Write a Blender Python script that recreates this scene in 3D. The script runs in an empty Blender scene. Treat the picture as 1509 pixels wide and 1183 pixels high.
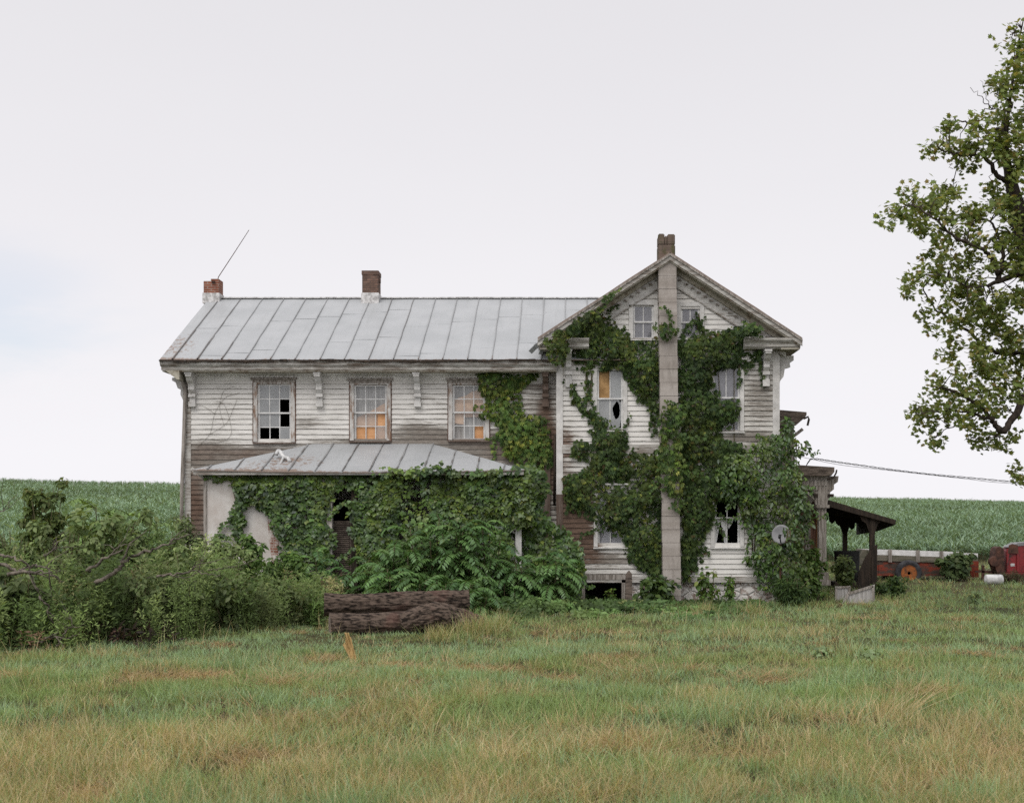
import bpy, bmesh, math, random
import numpy as np
from mathutils import Vector
from math import radians, sin, cos, pi
random.seed(7)
rng = np.random.default_rng(11)
S = bpy.context.scene
COL = S.collection
F, CX, CY, CZ, CD = 1800.0, 830.0, 766.0, 2.07, 30.0

def P(px, py, Y):
    """a measured picture position, at depth Y, as a point of the place"""
    d = CD + Y
    return Vector(((px - CX) * d / F, Y, CZ + (CY - py) * d / F))
def PX(px, Y): return (px - CX) * (CD + Y) / F
def PZ(py, Y): return CZ + (CY - py) * (CD + Y) / F
def sstep(a, b, x):
    t = np.clip((np.asarray(x, float) - a) / (b - a), 0, 1)
    return t * t * (3 - 2 * t)

# ------------------------------------------------------------------ numpy noise
_tab = np.random.default_rng(5).random((256, 256))
def vnoise(x, y):
    x = np.asarray(x, float); y = np.asarray(y, float)
    xi = np.floor(x).astype(int); yi = np.floor(y).astype(int)
    fx = x - xi; fy = y - yi
    fx = fx * fx * (3 - 2 * fx); fy = fy * fy * (3 - 2 * fy)
    a = _tab[xi & 255, yi & 255]; b = _tab[(xi + 1) & 255, yi & 255]
    c = _tab[xi & 255, (yi + 1) & 255]; d = _tab[(xi + 1) & 255, (yi + 1) & 255]
    return (a * (1 - fx) + b * fx) * (1 - fy) + (c * (1 - fx) + d * fx) * fy
def fbm(x, y, o=3):
    s = 0; a = 1; t = 0
    for i in range(o):
        s = s + a * vnoise(x * 2 ** i + 17 * i, y * 2 ** i + 31 * i); t += a; a *= .5
    return s / t

# ------------------------------------------------------------------ ground height
def gz(x, y):
    x = np.asarray(x, float); y = np.asarray(y, float)
    D = y + CD
    crest = 4.3 + (75 - x) * .0216
    t = np.clip((D - 62) / 138, 0, None)
    prof = np.where(t < 1, t ** .92, 1 - (t - 1) * .35)
    field = np.clip(crest, -5, 14) * prof
    near = (fbm(x * .35, y * .35) - .5) * .16 * sstep(2, -2, y) + (fbm(x * 1.3, y * 1.3, 2) - .5) * .07
    near = near * sstep(60, 45, D)
    dip = -.10 * sstep(-12, -20, y)
    return np.where(D > 62, field, 0) + near + dip
def gz1(x, y): return float(gz(np.array([x]), np.array([y]))[0])

# ------------------------------------------------------------------ tagging, objects
ORG = {}
def tag(o, label=None, cat=None, group=None, kind=None):
    if label: o['label'] = label
    if cat: o['category'] = cat
    if group: o['group'] = group
    if kind: o['kind'] = kind
    return o
def thing(name, label, cat, loc=(0, 0, 0), group=None):
    o = bpy.data.objects.new(name, None); COL.objects.link(o)
    o.location = loc; o.empty_display_size = .2
    ORG[o.name] = Vector(loc)
    return tag(o, label, cat, group)
def _link(name, me, mat, parent, smooth):
    o = bpy.data.objects.new(name, me); COL.objects.link(o)
    if mat is not None:
        for m in (mat if isinstance(mat, (list, tuple)) else [mat]): me.materials.append(m)
    if parent is not None:
        o.parent = parent; ORG[o.name] = ORG[parent.name]
    if smooth and len(me.polygons): me.polygons.foreach_set('use_smooth', [True] * len(me.polygons))
    return o

class MB:
    """collects boxes, prisms and tubes in world metres and links them as one mesh object"""
    def __init__(s): s.v = []; s.f = []; s.a = []; s.m = []; s.mi = 0
    def add(s, vs, fs, attr=None):
        b = len(s.v); s.v += [tuple(v) for v in vs]; s.f += [tuple(b + i for i in f) for f in fs]
        s.m += [s.mi] * len(fs)
        if attr is not None: s.a += list(attr)
        return s
    def box(s, x0, x1, y0, y1, z0, z1):
        return s.add([(x0, y0, z0), (x1, y0, z0), (x1, y1, z0), (x0, y1, z0), (x0, y0, z1), (x1, y0, z1), (x1, y1, z1), (x0, y1, z1)],
                     [(0, 3, 2, 1), (4, 5, 6, 7), (0, 1, 5, 4), (1, 2, 6, 5), (2, 3, 7, 6), (3, 0, 4, 7)])
    def prism(s, poly, axis, a, b):
        """poly: 2-D outline; axis 'x': (y,z), 'y': (x,z), 'z': (x,y); extruded from a to b"""
        def p(q, t): return {'x': (t, q[0], q[1]), 'y': (q[0], t, q[1]), 'z': (q[0], q[1], t)}[axis]
        n = len(poly)
        vs = [p(q, a) for q in poly] + [p(q, b) for q in poly]
        fs = [tuple(range(n)), tuple(range(2 * n - 1, n - 1, -1))] + [(i, n + i, n + (i + 1) % n, (i + 1) % n) for i in range(n)]
        return s.add(vs, fs)
    def bar(s, p, q, w, h, up=(0, 0, 1)):
        p = Vector(p); q = Vector(q); d = (q - p).normalized(); up = Vector(up)
        x = d.cross(up)
        if x.length < 1e-4: x = d.cross(Vector((1, 0, 0)))
        x.normalize(); u = x.cross(d).normalized()
        c = [(-1, -1), (1, -1), (1, 1), (-1, 1)]
        vs = [p + x * (a * w / 2) + u * (b * h / 2) for a, b in c] + [q + x * (a * w / 2) + u * (b * h / 2) for a, b in c]
        return s.add(vs, [(0, 1, 2, 3), (7, 6, 5, 4), (0, 4, 5, 1), (1, 5, 6, 2), (2, 6, 7, 3), (3, 7, 4, 0)])
    def tube(s, pts, rad, n=7, jit=0):
        pts = [Vector(p) for p in pts]
        if not isinstance(rad, (list, tuple)): rad = [rad] * len(pts)
        vs = []; fs = []; ref = Vector((.31, .77, .55))
        for i, p in enumerate(pts):
            d = (pts[min(i + 1, len(pts) - 1)] - pts[max(i - 1, 0)])
            d = d.normalized() if d.length > 1e-7 else Vector((0, 0, 1))
            x = d.cross(ref); x = x.normalized() if x.length > 1e-3 else d.cross(Vector((1, 0, 0))).normalized()
            y = d.cross(x); ref = -x.cross(d) if False else ref
            for k in range(n):
                t = 2 * pi * k / n; r = rad[i] * (1 + (random.random() - .5) * jit)
                vs.append(p + x * cos(t) * r + y * sin(t) * r)
        for i in range(len(pts) - 1):
            for k in range(n):
                fs.append((i * n + k, i * n + (k + 1) % n, (i + 1) * n + (k + 1) % n, (i + 1) * n + k))
        fs.append(tuple(range(n - 1, -1, -1))); e = (len(pts) - 1) * n; fs.append(tuple(e + k for k in range(n)))
        return s.add(vs, fs)
    def lathe(s, c, prof, n=20, axis='z', caps=True):
        vs = []; fs = []
        for (r, h) in prof:
            for k in range(n):
                t = 2 * pi * k / n; a, b = cos(t) * r, sin(t) * r
                vs.append({'z': (c[0] + a, c[1] + b, c[2] + h), 'y': (c[0] + a, c[1] + h, c[2] + b), 'x': (c[0] + h, c[1] + a, c[2] + b)}[axis])
        for i in range(len(prof) - 1):
            for k in range(n): fs.append((i * n + k, i * n + (k + 1) % n, (i + 1) * n + (k + 1) % n, (i + 1) * n + k))
        if caps: fs.append(tuple(range(n))); e = (len(prof) - 1) * n; fs.append(tuple(e + k for k in range(n - 1, -1, -1)))
        return s.add(vs, fs)
    def build(s, name, mat, parent=None, smooth=False, fix=True, attr='wear', bevel=0):
        o0 = ORG[parent.name] if parent is not None else Vector((0, 0, 0))
        me = bpy.data.meshes.new(name)
        me.from_pydata([(v[0] - o0.x, v[1] - o0.y, v[2] - o0.z) for v in s.v], [], s.f)
        if any(s.m): me.polygons.foreach_set('material_index', s.m)
        if s.a and len(s.a) == len(s.v):
            at = me.attributes.new(attr, 'FLOAT_COLOR', 'POINT')
            at.data.foreach_set('color', np.array(s.a, dtype=np.float32).ravel())
        if fix and not s.a:
            bm = bmesh.new(); bm.from_mesh(me); bmesh.ops.recalc_face_normals(bm, faces=bm.faces)
            if bevel: bmesh.ops.bevel(bm, geom=[e for e in bm.edges if len(e.link_faces) == 2 and e.calc_face_angle(0) > .6], offset=bevel, segments=2, affect='EDGES', clamp_overlap=True)
            bm.to_mesh(me); bm.free()
        me.update()
        return _link(name, me, mat, parent, smooth)

# ------------------------------------------------------------------ leaf scattering
def np_mesh(name, V, Fc, C, mat, parent=None, smooth=False):
    """V (n,3), Fc list of (m,k) index arrays, C (n,3) colours"""
    o0 = ORG[parent.name] if parent is not None else Vector((0, 0, 0))
    me = bpy.data.meshes.new(name)
    V = (V - np.array(o0)).astype(np.float32)
    me.vertices.add(len(V)); me.vertices.foreach_set('co', V.ravel())
    tot = sum(f.size for f in Fc); npoly = sum(len(f) for f in Fc)
    me.loops.add(tot); me.loops.foreach_set('vertex_index', np.concatenate([f.ravel() for f in Fc]).astype(np.int32))
    me.polygons.add(npoly)
    st = []; b = 0
    for f in Fc:
        st.append(b + np.arange(len(f)) * f.shape[1]); b += f.size
    me.polygons.foreach_set('loop_start', np.concatenate(st).astype(np.int32))
    me.update(calc_edges=True)
    at = me.attributes.new('Col', 'FLOAT_COLOR', 'POINT')
    c4 = np.ones((len(V), 4), np.float32); c4[:, :3] = C
    at.data.foreach_set('color', c4.ravel())
    return _link(name, me, mat, parent, smooth)

def rhomb(w=.3, bend=.08): 
    return (np.array([(0, 0, 0), (w, .42, bend), (0, 1, -bend * 1.5), (-w, .42, bend)]), np.array([(0, 1, 2), (0, 2, 3)]))
def rot2(vs, a, s=1.0):
    c, n = cos(a), sin(a); o = vs.copy() * s
    return np.stack([o[:, 0] * c + o[:, 1] * n, -o[:, 0] * n + o[:, 1] * c, o[:, 2]], 1)
def join_t(lst):
    vs = []; fs = []; b = 0
    for v, f in lst: vs.append(v); fs.append(f + b); b += len(v)
    return np.concatenate(vs), np.concatenate(fs)
_r = rhomb(.14, .05)
T_CREEP = join_t([(rot2(_r[0], a, s), _r[1]) for a, s in ((-.8, .7), (-.34, 1.0), (.05, 1.15), (.4, .95), (.85, .65))])
def fan(outline, lift=.06):
    o = np.array([(x, y, 0) for x, y in outline], float)
    c = np.array([[0, .38, lift]])
    n = len(o)
    return np.concatenate([o, c]), np.array([(i, (i + 1) % n, n) for i in range(n)])
T_LOBE = fan([(0, 0), (.28, -.12), (.5, .1), (.62, .42), (.34, .5), (.22, .72), (0, 1), (-.22, .72), (-.34, .5), (-.62, .42), (-.5, .1), (-.28, -.12)])
T_MAPLE = fan([(0, 0), (.4, -.1), (.3, .2), (.65, .35), (.34, .48), (.3, .75), (.14, .66), (0, 1), (-.14, .66), (-.3, .75), (-.34, .48), (-.65, .35), (-.3, .2), (-.4, -.1)], .08)
T_OVAL = (np.array([(0, 0, 0), (.24, .25, .06), (.27, .55, .05), (0, 1, -.1), (-.27, .55, .05), (-.24, .25, .06), (0, .4, -.02)]),
          np.array([(0, 1, 6), (1, 2, 6), (2, 3, 6), (3, 4, 6), (4, 5, 6), (5, 0, 6)]))
T_LANCE = rhomb(.13, .03)
T_RHOMB = rhomb(.3, .08)

def unit(a): return a / np.maximum(np.linalg.norm(a, axis=1, keepdims=True), 1e-9)
def leaves(tmpl, pos, nrm, tip, size):
    """place a leaf template at each pos; returns V, F"""
    tv, tf = tmpl
    z = unit(nrm); y = tip - (tip * z).sum(1, keepdims=True) * z; y = unit(y); x = np.cross(y, z)
    size = np.asarray(size).reshape(-1, 1, 1)
    V = pos[:, None, :] + size * (tv[None, :, 0:1] * x[:, None] + tv[None, :, 1:2] * y[:, None] + tv[None, :, 2:3] * z[:, None])
    N = len(pos); k = len(tv)
    Fc = (tf[None] + (np.arange(N) * k)[:, None, None]).reshape(-1, 3)
    return V.reshape(-1, 3), Fc, k
def palette(n, cols, wts, var=.25, r=None):
    r = r or rng
    cols = np.array(cols); wts = np.array(wts, float); wts /= wts.sum()
    c = cols[r.choice(len(cols), n, p=wts)]
    c2 = cols[r.choice(len(cols), n, p=wts)]
    t = r.random((n, 1)) * .5
    c = c * (1 - t) + c2 * t
    return np.clip(c * (1 + (r.random((n, 1)) - .5) * 2 * var), .004, 1)
class Leafs:
    def __init__(s): s.V = []; s.F = []; s.C = []; s.n = 0
    def put(s, tmpl, pos, nrm, tip, size, col):
        if len(pos) == 0: return
        V, Fc, k = leaves(tmpl, pos, nrm, tip, size)
        s.V.append(V); s.F.append(Fc + s.n); s.C.append(np.repeat(col, k, 0)); s.n += len(V)
    def build(s, name, mat, parent=None):
        return np_mesh(name, np.concatenate(s.V), [np.concatenate(s.F)], np.concatenate(s.C), mat, parent)

def inpoly(px, py, poly):
    r = np.zeros(len(px), bool); n = len(poly)
    for i in range(n):
        x1, y1 = poly[i]; x2, y2 = poly[(i + 1) % n]
        c = ((y1 > py) != (y2 > py)) & (px < (x2 - x1) * (py - y1) / ((y2 - y1) or 1e-9) + x1)
        r ^= c
    return r
def edist(px, py, poly):
    d = np.full(len(px), 1e9); n = len(poly)
    for i in range(n):
        a = np.array(poly[i], float); b = np.array(poly[(i + 1) % n], float); ab = b - a
        t = np.clip(((px - a[0]) * ab[0] + (py - a[1]) * ab[1]) / max((ab ** 2).sum(), 1e-9), 0, 1)
        d = np.minimum(d, np.hypot(px - a[0] - t * ab[0], py - a[1] - t * ab[1]))
    return d

# ------------------------------------------------------------------ materials
class M:
    def __init__(s, name, rough=.8, spec=.3):
        s.m = bpy.data.materials.new(name); s.m.use_nodes = True; s.t = s.m.node_tree; s.nd = s.t.nodes; s.lk = s.t.links
        s.b = s.nd['Principled BSDF']; s.b.inputs['Roughness'].default_value = rough
        s.b.inputs['Specular IOR Level'].default_value = spec; s._tc = None
    def n(s, t, ins={}, **kw):
        o = s.nd.new(t)
        for k, v in kw.items(): setattr(o, k, v)
        for k, v in ins.items(): s.set(o.inputs[k], v)
        return o
    def set(s, i, v):
        if hasattr(v, 'is_output'): s.lk.new(v, i)
        elif isinstance(v, (tuple, list)) and len(v) == 3 and i.type == 'RGBA': i.default_value = (*v, 1)
        else: i.default_value = v
    def co(s):
        if not s._tc: s._tc = s.n('ShaderNodeTexCoord')
        return s._tc.outputs['Object']
    def mapping(s, sc, loc=(0, 0, 0)): return s.n('ShaderNodeMapping', {'Vector': s.co(), 'Scale': sc, 'Location': loc}).outputs[0]
    def noise(s, sc=(1, 1, 1), scale=1, det=4, rough=.6, loc=(0, 0, 0)):
        return s.n('ShaderNodeTexNoise', {'Vector': s.mapping(sc, loc), 'Scale': scale, 'Detail': det, 'Roughness': rough}).outputs['Fac']
    def ramp(s, f, a, b, va=0.0, vb=1.0):
        return s.n('ShaderNodeMapRange', {'Value': f, 'From Min': a, 'From Max': b, 'To Min': va, 'To Max': vb}, interpolation_type='SMOOTHSTEP').outputs[0]
    def math(s, op, a, b=0.0): return s.n('ShaderNodeMath', {0: a, 1: b}, operation=op).outputs[0]
    def mix(s, f, a, b, mode='MIX'):
        o = s.n('ShaderNodeMix', data_type='RGBA', blend_type=mode)
        s.set(o.inputs['Factor'], f); s.set(o.inputs[6], a); s.set(o.inputs[7], b); return o.outputs[2]
    def attr(s, name='wear'):
        a = s.n('ShaderNodeAttribute', attribute_name=name); return a
    def sep(s, c): return s.n('ShaderNodeSeparateColor', {0: c}).outputs
    def bump(s, h, st=.3, dist=.02):
        s.lk.new(s.n('ShaderNodeBump', {'Height': h, 'Strength': st, 'Distance': dist}).outputs[0], s.b.inputs['Normal'])
    def col(s, c): s.set(s.b.inputs['Base Color'], c); return s

def mottled(name, c1, c2, sc=(1, 1, 1), scale=4, lo=.35, hi=.65, rough=.8, bump=.2, metal=0, spec=.3):
    m = M(name, rough, spec); f = m.noise(sc, scale, 6, .65)
    m.col(m.mix(m.ramp(f, lo, hi), c1, c2)); m.b.inputs['Metallic'].default_value = metal
    if bump: m.bump(m.noise(sc, scale * 4, 4), bump)
    return m.m
def painted(name, paint, wood, loss=.45, sc=(1, 1, 1), scale=9, width=.06):
    m = M(name, .75); f = m.noise(sc, scale, 8, .7); g = m.noise((1, 1, 1), .9, 3, .5)
    v = m.math('ADD', m.math('MULTIPLY', f, .75), m.math('MULTIPLY', g, .25))
    pk = m.ramp(v, loss - width, loss + width)
    w = m.mix(m.noise(sc, scale * 2.3, 4), tuple(x * .55 for x in wood), tuple(min(1, x * 1.5) for x in wood))
    p = m.mix(m.ramp(m.noise((1, 1, 1), 5, 5), .3, .75), tuple(x * .72 for x in paint), paint)
    m.col(m.mix(pk, w, p)); m.bump(v, .35, .01)
    return m.m
def leafmat(name, trans=.3, gloss=.08, rough=.45):
    m = M(name); nd = m.nd; nd.remove(m.b)
    c = m.attr('Col').outputs['Color']
    d = m.n('ShaderNodeBsdfDiffuse', {'Color': c}); 
    tcol = m.mix(1.0, c, (1.25, 1.2, .55), 'MULTIPLY')
    t = m.n('ShaderNodeBsdfTranslucent', {'Color': tcol})
    g = m.n('ShaderNodeBsdfGlossy', {'Color': (.8, .85, .9), 'Roughness': rough})
    a = m.n('ShaderNodeMixShader', {0: trans, 1: d.outputs[0], 2: t.outputs[0]})
    b = m.n('ShaderNodeMixShader', {0: gloss, 1: a.outputs[0], 2: g.outputs[0]})
    m.lk.new(b.outputs[0], nd['Material Output'].inputs[0])
    return m.m
MAT = {}
MAT['leaf'] = leafmat('leaf', .3, .012)
MAT['leaf_gloss'] = leafmat('glossy_leaf', .25, .028, .35)
MAT['grass'] = leafmat('grass', .35, .008, .5)
MAT['corn'] = leafmat('corn_leaf', .25, .03, .45)
MAT['tree_leaf'] = leafmat('maple_leaf', .45, .01)
PAINT = (.62, .605, .58)
# clapboards: the paint loss is a property of each board, kept in the attribute (loss, brown, lap, board tone)
m = M('peeling_clapboard', .75, .25)
A = m.attr('wear'); r_, g_, b_ = m.sep(A.outputs['Color'])[:3]
f1 = m.noise((1.3, 1.3, 26), 1.7, 6, .7); f2 = m.noise((6, 6, 40), 1.5, 5, .75); f3 = m.noise((.8, .8, 2.0), 1.0, 4, .6)
nz = m.math('ADD', m.math('MULTIPLY', f1, .55), m.math('ADD', m.math('MULTIPLY', f2, .3), m.math('MULTIPLY', f3, .15)))
v = m.math('ADD', r_, m.math('MULTIPLY', m.math('SUBTRACT', nz, .5), 2.5))
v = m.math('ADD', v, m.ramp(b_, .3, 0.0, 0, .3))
lossm = m.ramp(v, .4, .72)
stain = m.ramp(m.math('ADD', m.math('MULTIPLY', r_, .9), m.math('MULTIPLY', m.math('SUBTRACT', f1, .5), 1.2)), .05, .75, 0, .8)
white = m.mix(m.ramp(f2, .3, .7), (.58, .562, .53), (.71, .692, .66))
paint = m.mix(stain, white, (.34, .325, .29))
grey = m.mix(m.ramp(f2, .25, .75), (.09, .078, .066), (.25, .225, .195))
brown = m.mix(m.ramp(f2, .25, .75), (.05, .032, .023), (.17, .11, .078))
wood = m.mix(m.ramp(m.math('ADD', g_, m.math('MULTIPLY', m.math('SUBTRACT', f3, .5), .8)), .25, .7), grey, brown)
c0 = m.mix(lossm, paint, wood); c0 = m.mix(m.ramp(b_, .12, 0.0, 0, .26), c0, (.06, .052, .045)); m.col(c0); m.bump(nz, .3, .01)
MAT['siding'] = m.m
MAT['trim'] = painted('weathered_white_trim', (.62, .605, .58), (.2, .17, .14), .38, (1, 1, 1), 8)
MAT['trim_h'] = painted('weathered_white_board', (.6, .585, .555), (.17, .14, .11), .42, (.5, 1, 5), 6)
MAT['trim_bad'] = painted('badly_peeled_board', (.5, .485, .45), (.15, .12, .095), .475, (.5, .6, 5), 5, .1)
MAT['casing'] = painted('peeled_window_casing', (.55, .53, .5), (.2, .13, .09), .47, (3, 1, .6), 5)
MAT['frieze'] = painted('bounce_lit_frieze', (.76, .745, .71), (.4, .36, .32), .34, (1, 1, 1), 8)  # white paint made paler than the trim to stand in for ground bounce
MAT['sash'] = painted('white_sash', (.66, .655, .64), (.3, .27, .24), .3, (1, 1, 1), 12)
MAT['soffit'] = painted('soffit_boards', (.42, .39, .32), (.16, .12, .08), .45, (1, 1, 1), 4)
MAT['brownwood'] = painted('bare_brown_board', (.3, .26, .23), (.10, .07, .054), .62, (6, 6, .5), 3, .12)
MAT['oldbrown'] = mottled('dark_weathered_boards', (.05, .038, .03), (.17, .135, .11), (1, 1, 5), 4)
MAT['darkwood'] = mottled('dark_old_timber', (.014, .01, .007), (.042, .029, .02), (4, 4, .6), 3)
MAT['rustwood'] = mottled('red_brown_timber', (.06, .028, .018), (.14, .075, .05), (4, 4, .6), 3)
MAT['greywood'] = mottled('silvered_timber', (.14, .12, .1), (.34, .31, .28), (5, 5, .5), 4)
MAT['amberwood'] = mottled('amber_timber', (.2, .09, .03), (.34, .17, .06), (5, 5, .5), 3)
# roof metal
m = M('painted_tin_roof', .42, .4)
A = m.attr('wear'); r_, g_, b_ = m.sep(A.outputs['Color'])[:3]
f1 = m.noise((1, 1, 1), 1.1, 5, .6); f2 = m.noise((1.5, 1, 1), 7, 7, .7); f3 = m.noise((9, .5, .5), 1.2, 4, .6)
base = m.mix(m.ramp(f1, .3, .7), (.305, .316, .322), (.35, .36, .366))
base = m.mix(m.ramp(f3, .52, .8, 0, .3), base, (.23, .24, .235))
base = m.mix(m.math('MULTIPLY', b_, .35), base, (.25, .26, .27))
rust = m.mix(f2, (.09, .05, .035), (.3, .24, .2))
rm = m.ramp(m.math('ADD', r_, m.math('MULTIPLY', m.math('SUBTRACT', f2, .5), 1.5)), .5, .72)
base = m.mix(rm, base, rust)
m.col(m.mix(m.math('MULTIPLY', g_, .85), base, (.085, .075, .068))); m.bump(f1, .12, .05)
MAT['tin'] = m.m
def brickmat(name, c1, c2, mortar, bw=.2, bh=.065, scale=1, moss=None):
    m = M(name, .9, .2)
    mp = m.n('ShaderNodeMapping', {'Vector': m.co(), 'Rotation': (radians(90), 0, 0)})
    # run bricks round the corners: u = x + y
    sx = m.n('ShaderNodeSeparateXYZ', {0: m.co()})
    u = m.math('ADD', sx.outputs[0], sx.outputs[1]); cmb = m.n('ShaderNodeCombineXYZ', {0: u, 1: sx.outputs[2]})
    b = m.n('ShaderNodeTexBrick', {'Vector': cmb.outputs[0], 'Color1': c1, 'Color2': c2, 'Mortar': mortar, 'Scale': 1.0, 'Mortar Size': .009, 'Brick Width': bw, 'Row Height': bh, 'Bias': 0.0})
    c = m.mix(m.ramp(m.noise((1, 1, 1), 9, 6), .3, .75, 0, .6), b.outputs['Color'], tuple(x * .45 for x in c1))
    if moss: c = m.mix(m.ramp(m.noise((1, 1, 1), 5, 5), .45, .65), c, moss)
    m.col(c); m.bump(b.outputs['Fac'], -.5, .01)
    return m.m
MAT['brick_red'] = brickmat('red_brick', (.27, .095, .055), (.2, .07, .045), (.3, .25, .21))
MAT['brick_plaster'] = brickmat('brick_with_plaster_crumbs', (.27, .11, .07), (.2, .08, .055), (.4, .36, .32), .2, .065, 1, (.55, .52, .48))
MAT['brick_old'] = brickmat('sooty_brick', (.13, .085, .065), (.2, .12, .09), (.09, .07, .06))
MAT['block_top'] = brickmat('mossy_block', (.17, .125, .1), (.13, .1, .08), (.09, .075, .06), .5, .2, 1, (.075, .07, .035))
m = M('flue_block', .9, .2); f = m.noise((1, 1, 1), 18, 6, .7); g = m.noise((.4, .4, 3.4), 1, 2)
g2 = m.noise((1.5, 1.5, .35), 2.2, 5, .7); m.col(m.mix(m.ramp(g2, .5, .72, 0, .5), m.mix(m.ramp(g, .35, .65), m.mix(f, (.2, .176, .155), (.36, .322, .29)), m.mix(f, (.29, .26, .234), (.44, .405, .372))), (.15, .13, .11))); m.bump(f, .4, .01)
MAT['block'] = m.m
MAT['flashing'] = mottled('tarred_flashing', (.3, .29, .28), (.62, .61, .6), (1, 1, 1), 9)
m = M('whitewashed_stone', .9, .2)
vo = m.n('ShaderNodeTexVoronoi', {'Vector': m.mapping((3.2, 3.2, 4.5)), 'Scale': 1.0}, feature='DISTANCE_TO_EDGE').outputs[0]
vc = m.n('ShaderNodeTexVoronoi', {'Vector': m.mapping((3.2, 3.2, 4.5)), 'Scale': 1.0}).outputs['Color']
f = m.noise((1, 1, 1), 6, 6, .7)
st = m.mix(.25, m.mix(m.ramp(f, .42, .5), (.22, .15, .12), (.62, .6, .57)), m.mix(m.sep(vc)[0], (.3, .27, .25), (.55, .53, .5)))
m.col(m.mix(m.ramp(vo, 0, .035), (.27, .25, .23), st)); m.bump(m.ramp(vo, 0, .12), .7, .03)
MAT['stone'] = m.m
m = M('old_plaster', .9, .15); f = m.noise((1, 1, 1), 1.6, 6, .6); h = m.noise((3, 1, .5), 2, 5, .6)
p = m.mix(m.ramp(f, .35, .7), (.46, .42, .385), (.6, .575, .545)); p = m.mix(m.ramp(h, .55, .75, 0, .5), p, (.38, .3, .25))
m.col(p); m.bump(m.noise((1, 1, 1), 30, 3), .15)
MAT['plaster'] = m.m
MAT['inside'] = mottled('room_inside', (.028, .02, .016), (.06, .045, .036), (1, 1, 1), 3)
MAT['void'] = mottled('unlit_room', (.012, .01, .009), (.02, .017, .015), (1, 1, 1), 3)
MAT['board'] = mottled('tan_board', (.5, .25, .11), (.62, .35, .18), (.8, 1, 3), 2, bump=.05)
MAT['pink_blind'] = mottled('faded_pink_paper', (.5, .35, .27), (.58, .43, .34), (1, 1, .5), 3, bump=.05)
MAT['peach_board'] = mottled('peach_board', (.52, .34, .24), (.62, .42, .29), (.8, 1, 2), 3, bump=.05)
MAT['oak_board'] = mottled('oak_panel', (.26, .15, .06), (.44, .27, .12), (1, 1, 1), 4)
MAT['greyblind'] = mottled('grey_curtain', (.28, .265, .25), (.46, .445, .43), (14, 1, .4), 3, bump=.05)
MAT['curtain'] = mottled('white_curtain', (.5, .5, .5), (.66, .66, .66), (1, 1, 1), 4, bump=.05)
def glass(name, dust, c):
    m = M(name); m.nd.remove(m.b)
    f = m.noise((1, 1, 1), 2.5, 5, .6); fr = m.math('ADD', m.math('MULTIPLY', m.math('POWER', m.n('ShaderNodeLayerWeight', {'Blend': .5}).outputs['Facing'], 5.0), .9), .05)
    t = m.n('ShaderNodeBsdfTransparent', {'Color': (.9, .92, .92)}); d = m.n('ShaderNodeBsdfDiffuse', {'Color': c})
    g = m.n('ShaderNodeBsdfGlossy', {'Color': (1, 1, 1), 'Roughness': .03})
    a = m.n('ShaderNodeMixShader', {0: m.ramp(f, .25, .75, dust - .12, dust + .12), 1: t.outputs[0], 2: d.outputs[0]})
    b = m.n('ShaderNodeMixShader', {0: fr, 1: a.outputs[0], 2: g.outputs[0]})
    m.lk.new(b.outputs[0], m.nd['Material Output'].inputs[0]); return m.m
MAT['glass_clear'] = glass('nearly_clear_glass', .1, (.42, .41, .4))
MAT['glass'] = glass('dusty_glass', .68, (.31, .32, .32))
MAT['glass_thin'] = glass('light_dust_glass', .24, (.42, .41, .4))
MAT['glass_lav'] = glass('pale_dust_glass', .62, (.24, .24, .262))
m = M('furrowed_bark', .95, .15)
wv = m.noise((2.2, 11, 11), 2.2, 5, .6); f = m.noise((1.5, 5, 5), 6, 7, .75); g = m.noise((1, 1, 1), 1.6, 3)
c = m.mix(m.ramp(m.math('ADD', wv, m.math('MULTIPLY', m.math('SUBTRACT', f, .5), .5)), .36, .6), (.01, .0075, .006), m.mix(f, (.055, .041, .032), (.155, .115, .09)))
c = m.mix(m.ramp(g, .58, .72, 0, .5), c, (.11, .06, .048))
m.col(c); m.bump(wv, .35, .02); MAT['bark_log'] = m.m
MAT['bark'] = mottled('tree_bark', (.022, .015, .011), (.06, .045, .035), (3, 3, .8), 5, bump=.5)
MAT['deadwood'] = mottled('dead_branch', (.045, .037, .029), (.17, .145, .115), (2, 2, 2), 6, bump=.3)
MAT['endgrain'] = mottled('log_end', (.12, .09, .075), (.26, .21, .18), (1, 1, 1), 7)
MAT['twig'] = mottled('green_twig', (.05, .045, .02), (.1, .085, .045), (1, 1, 1), 6, bump=0)
MAT['straw_wood'] = mottled('split_post', (.3, .19, .07), (.5, .34, .15), (6, 6, .6), 4)
m = M('red_machine_paint', .5, .4); f = m.noise((1, 1, 1), 2.5, 6, .7)
m.col(m.mix(m.ramp(f, .5, .64), m.mix(m.noise((1, 1, 1), 1.2), (.12, .01, .012), (.26, .02, .024)), (.04, .018, .014))); MAT['red'] = m.m
MAT['orange_red'] = painted('flaking_orange_paint', (.22, .04, .02), (.055, .04, .032), .5, (.6, 1, 1.6), 4, .05)
MAT['rust'] = mottled('rusty_iron', (.03, .016, .012), (.1, .045, .03), (1, 1, 1), 5)
MAT['tyre'] = mottled('old_tyre', (.02, .02, .022), (.05, .05, .054), (1, 1, 1), 6)
MAT['rim'] = mottled('rusty_orange_rim', (.32, .1, .025), (.09, .04, .02), (1, 1, 1), 7)
MAT['whiteboard'] = painted('white_wagon_board', (.74, .73, .72), (.3, .28, .26), .27, (1, 1, 3), 6)
MAT['greenboard'] = mottled('olive_wagon_board', (.075, .075, .05), (.16, .14, .11), (.6, 1, 4), 3)
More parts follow.
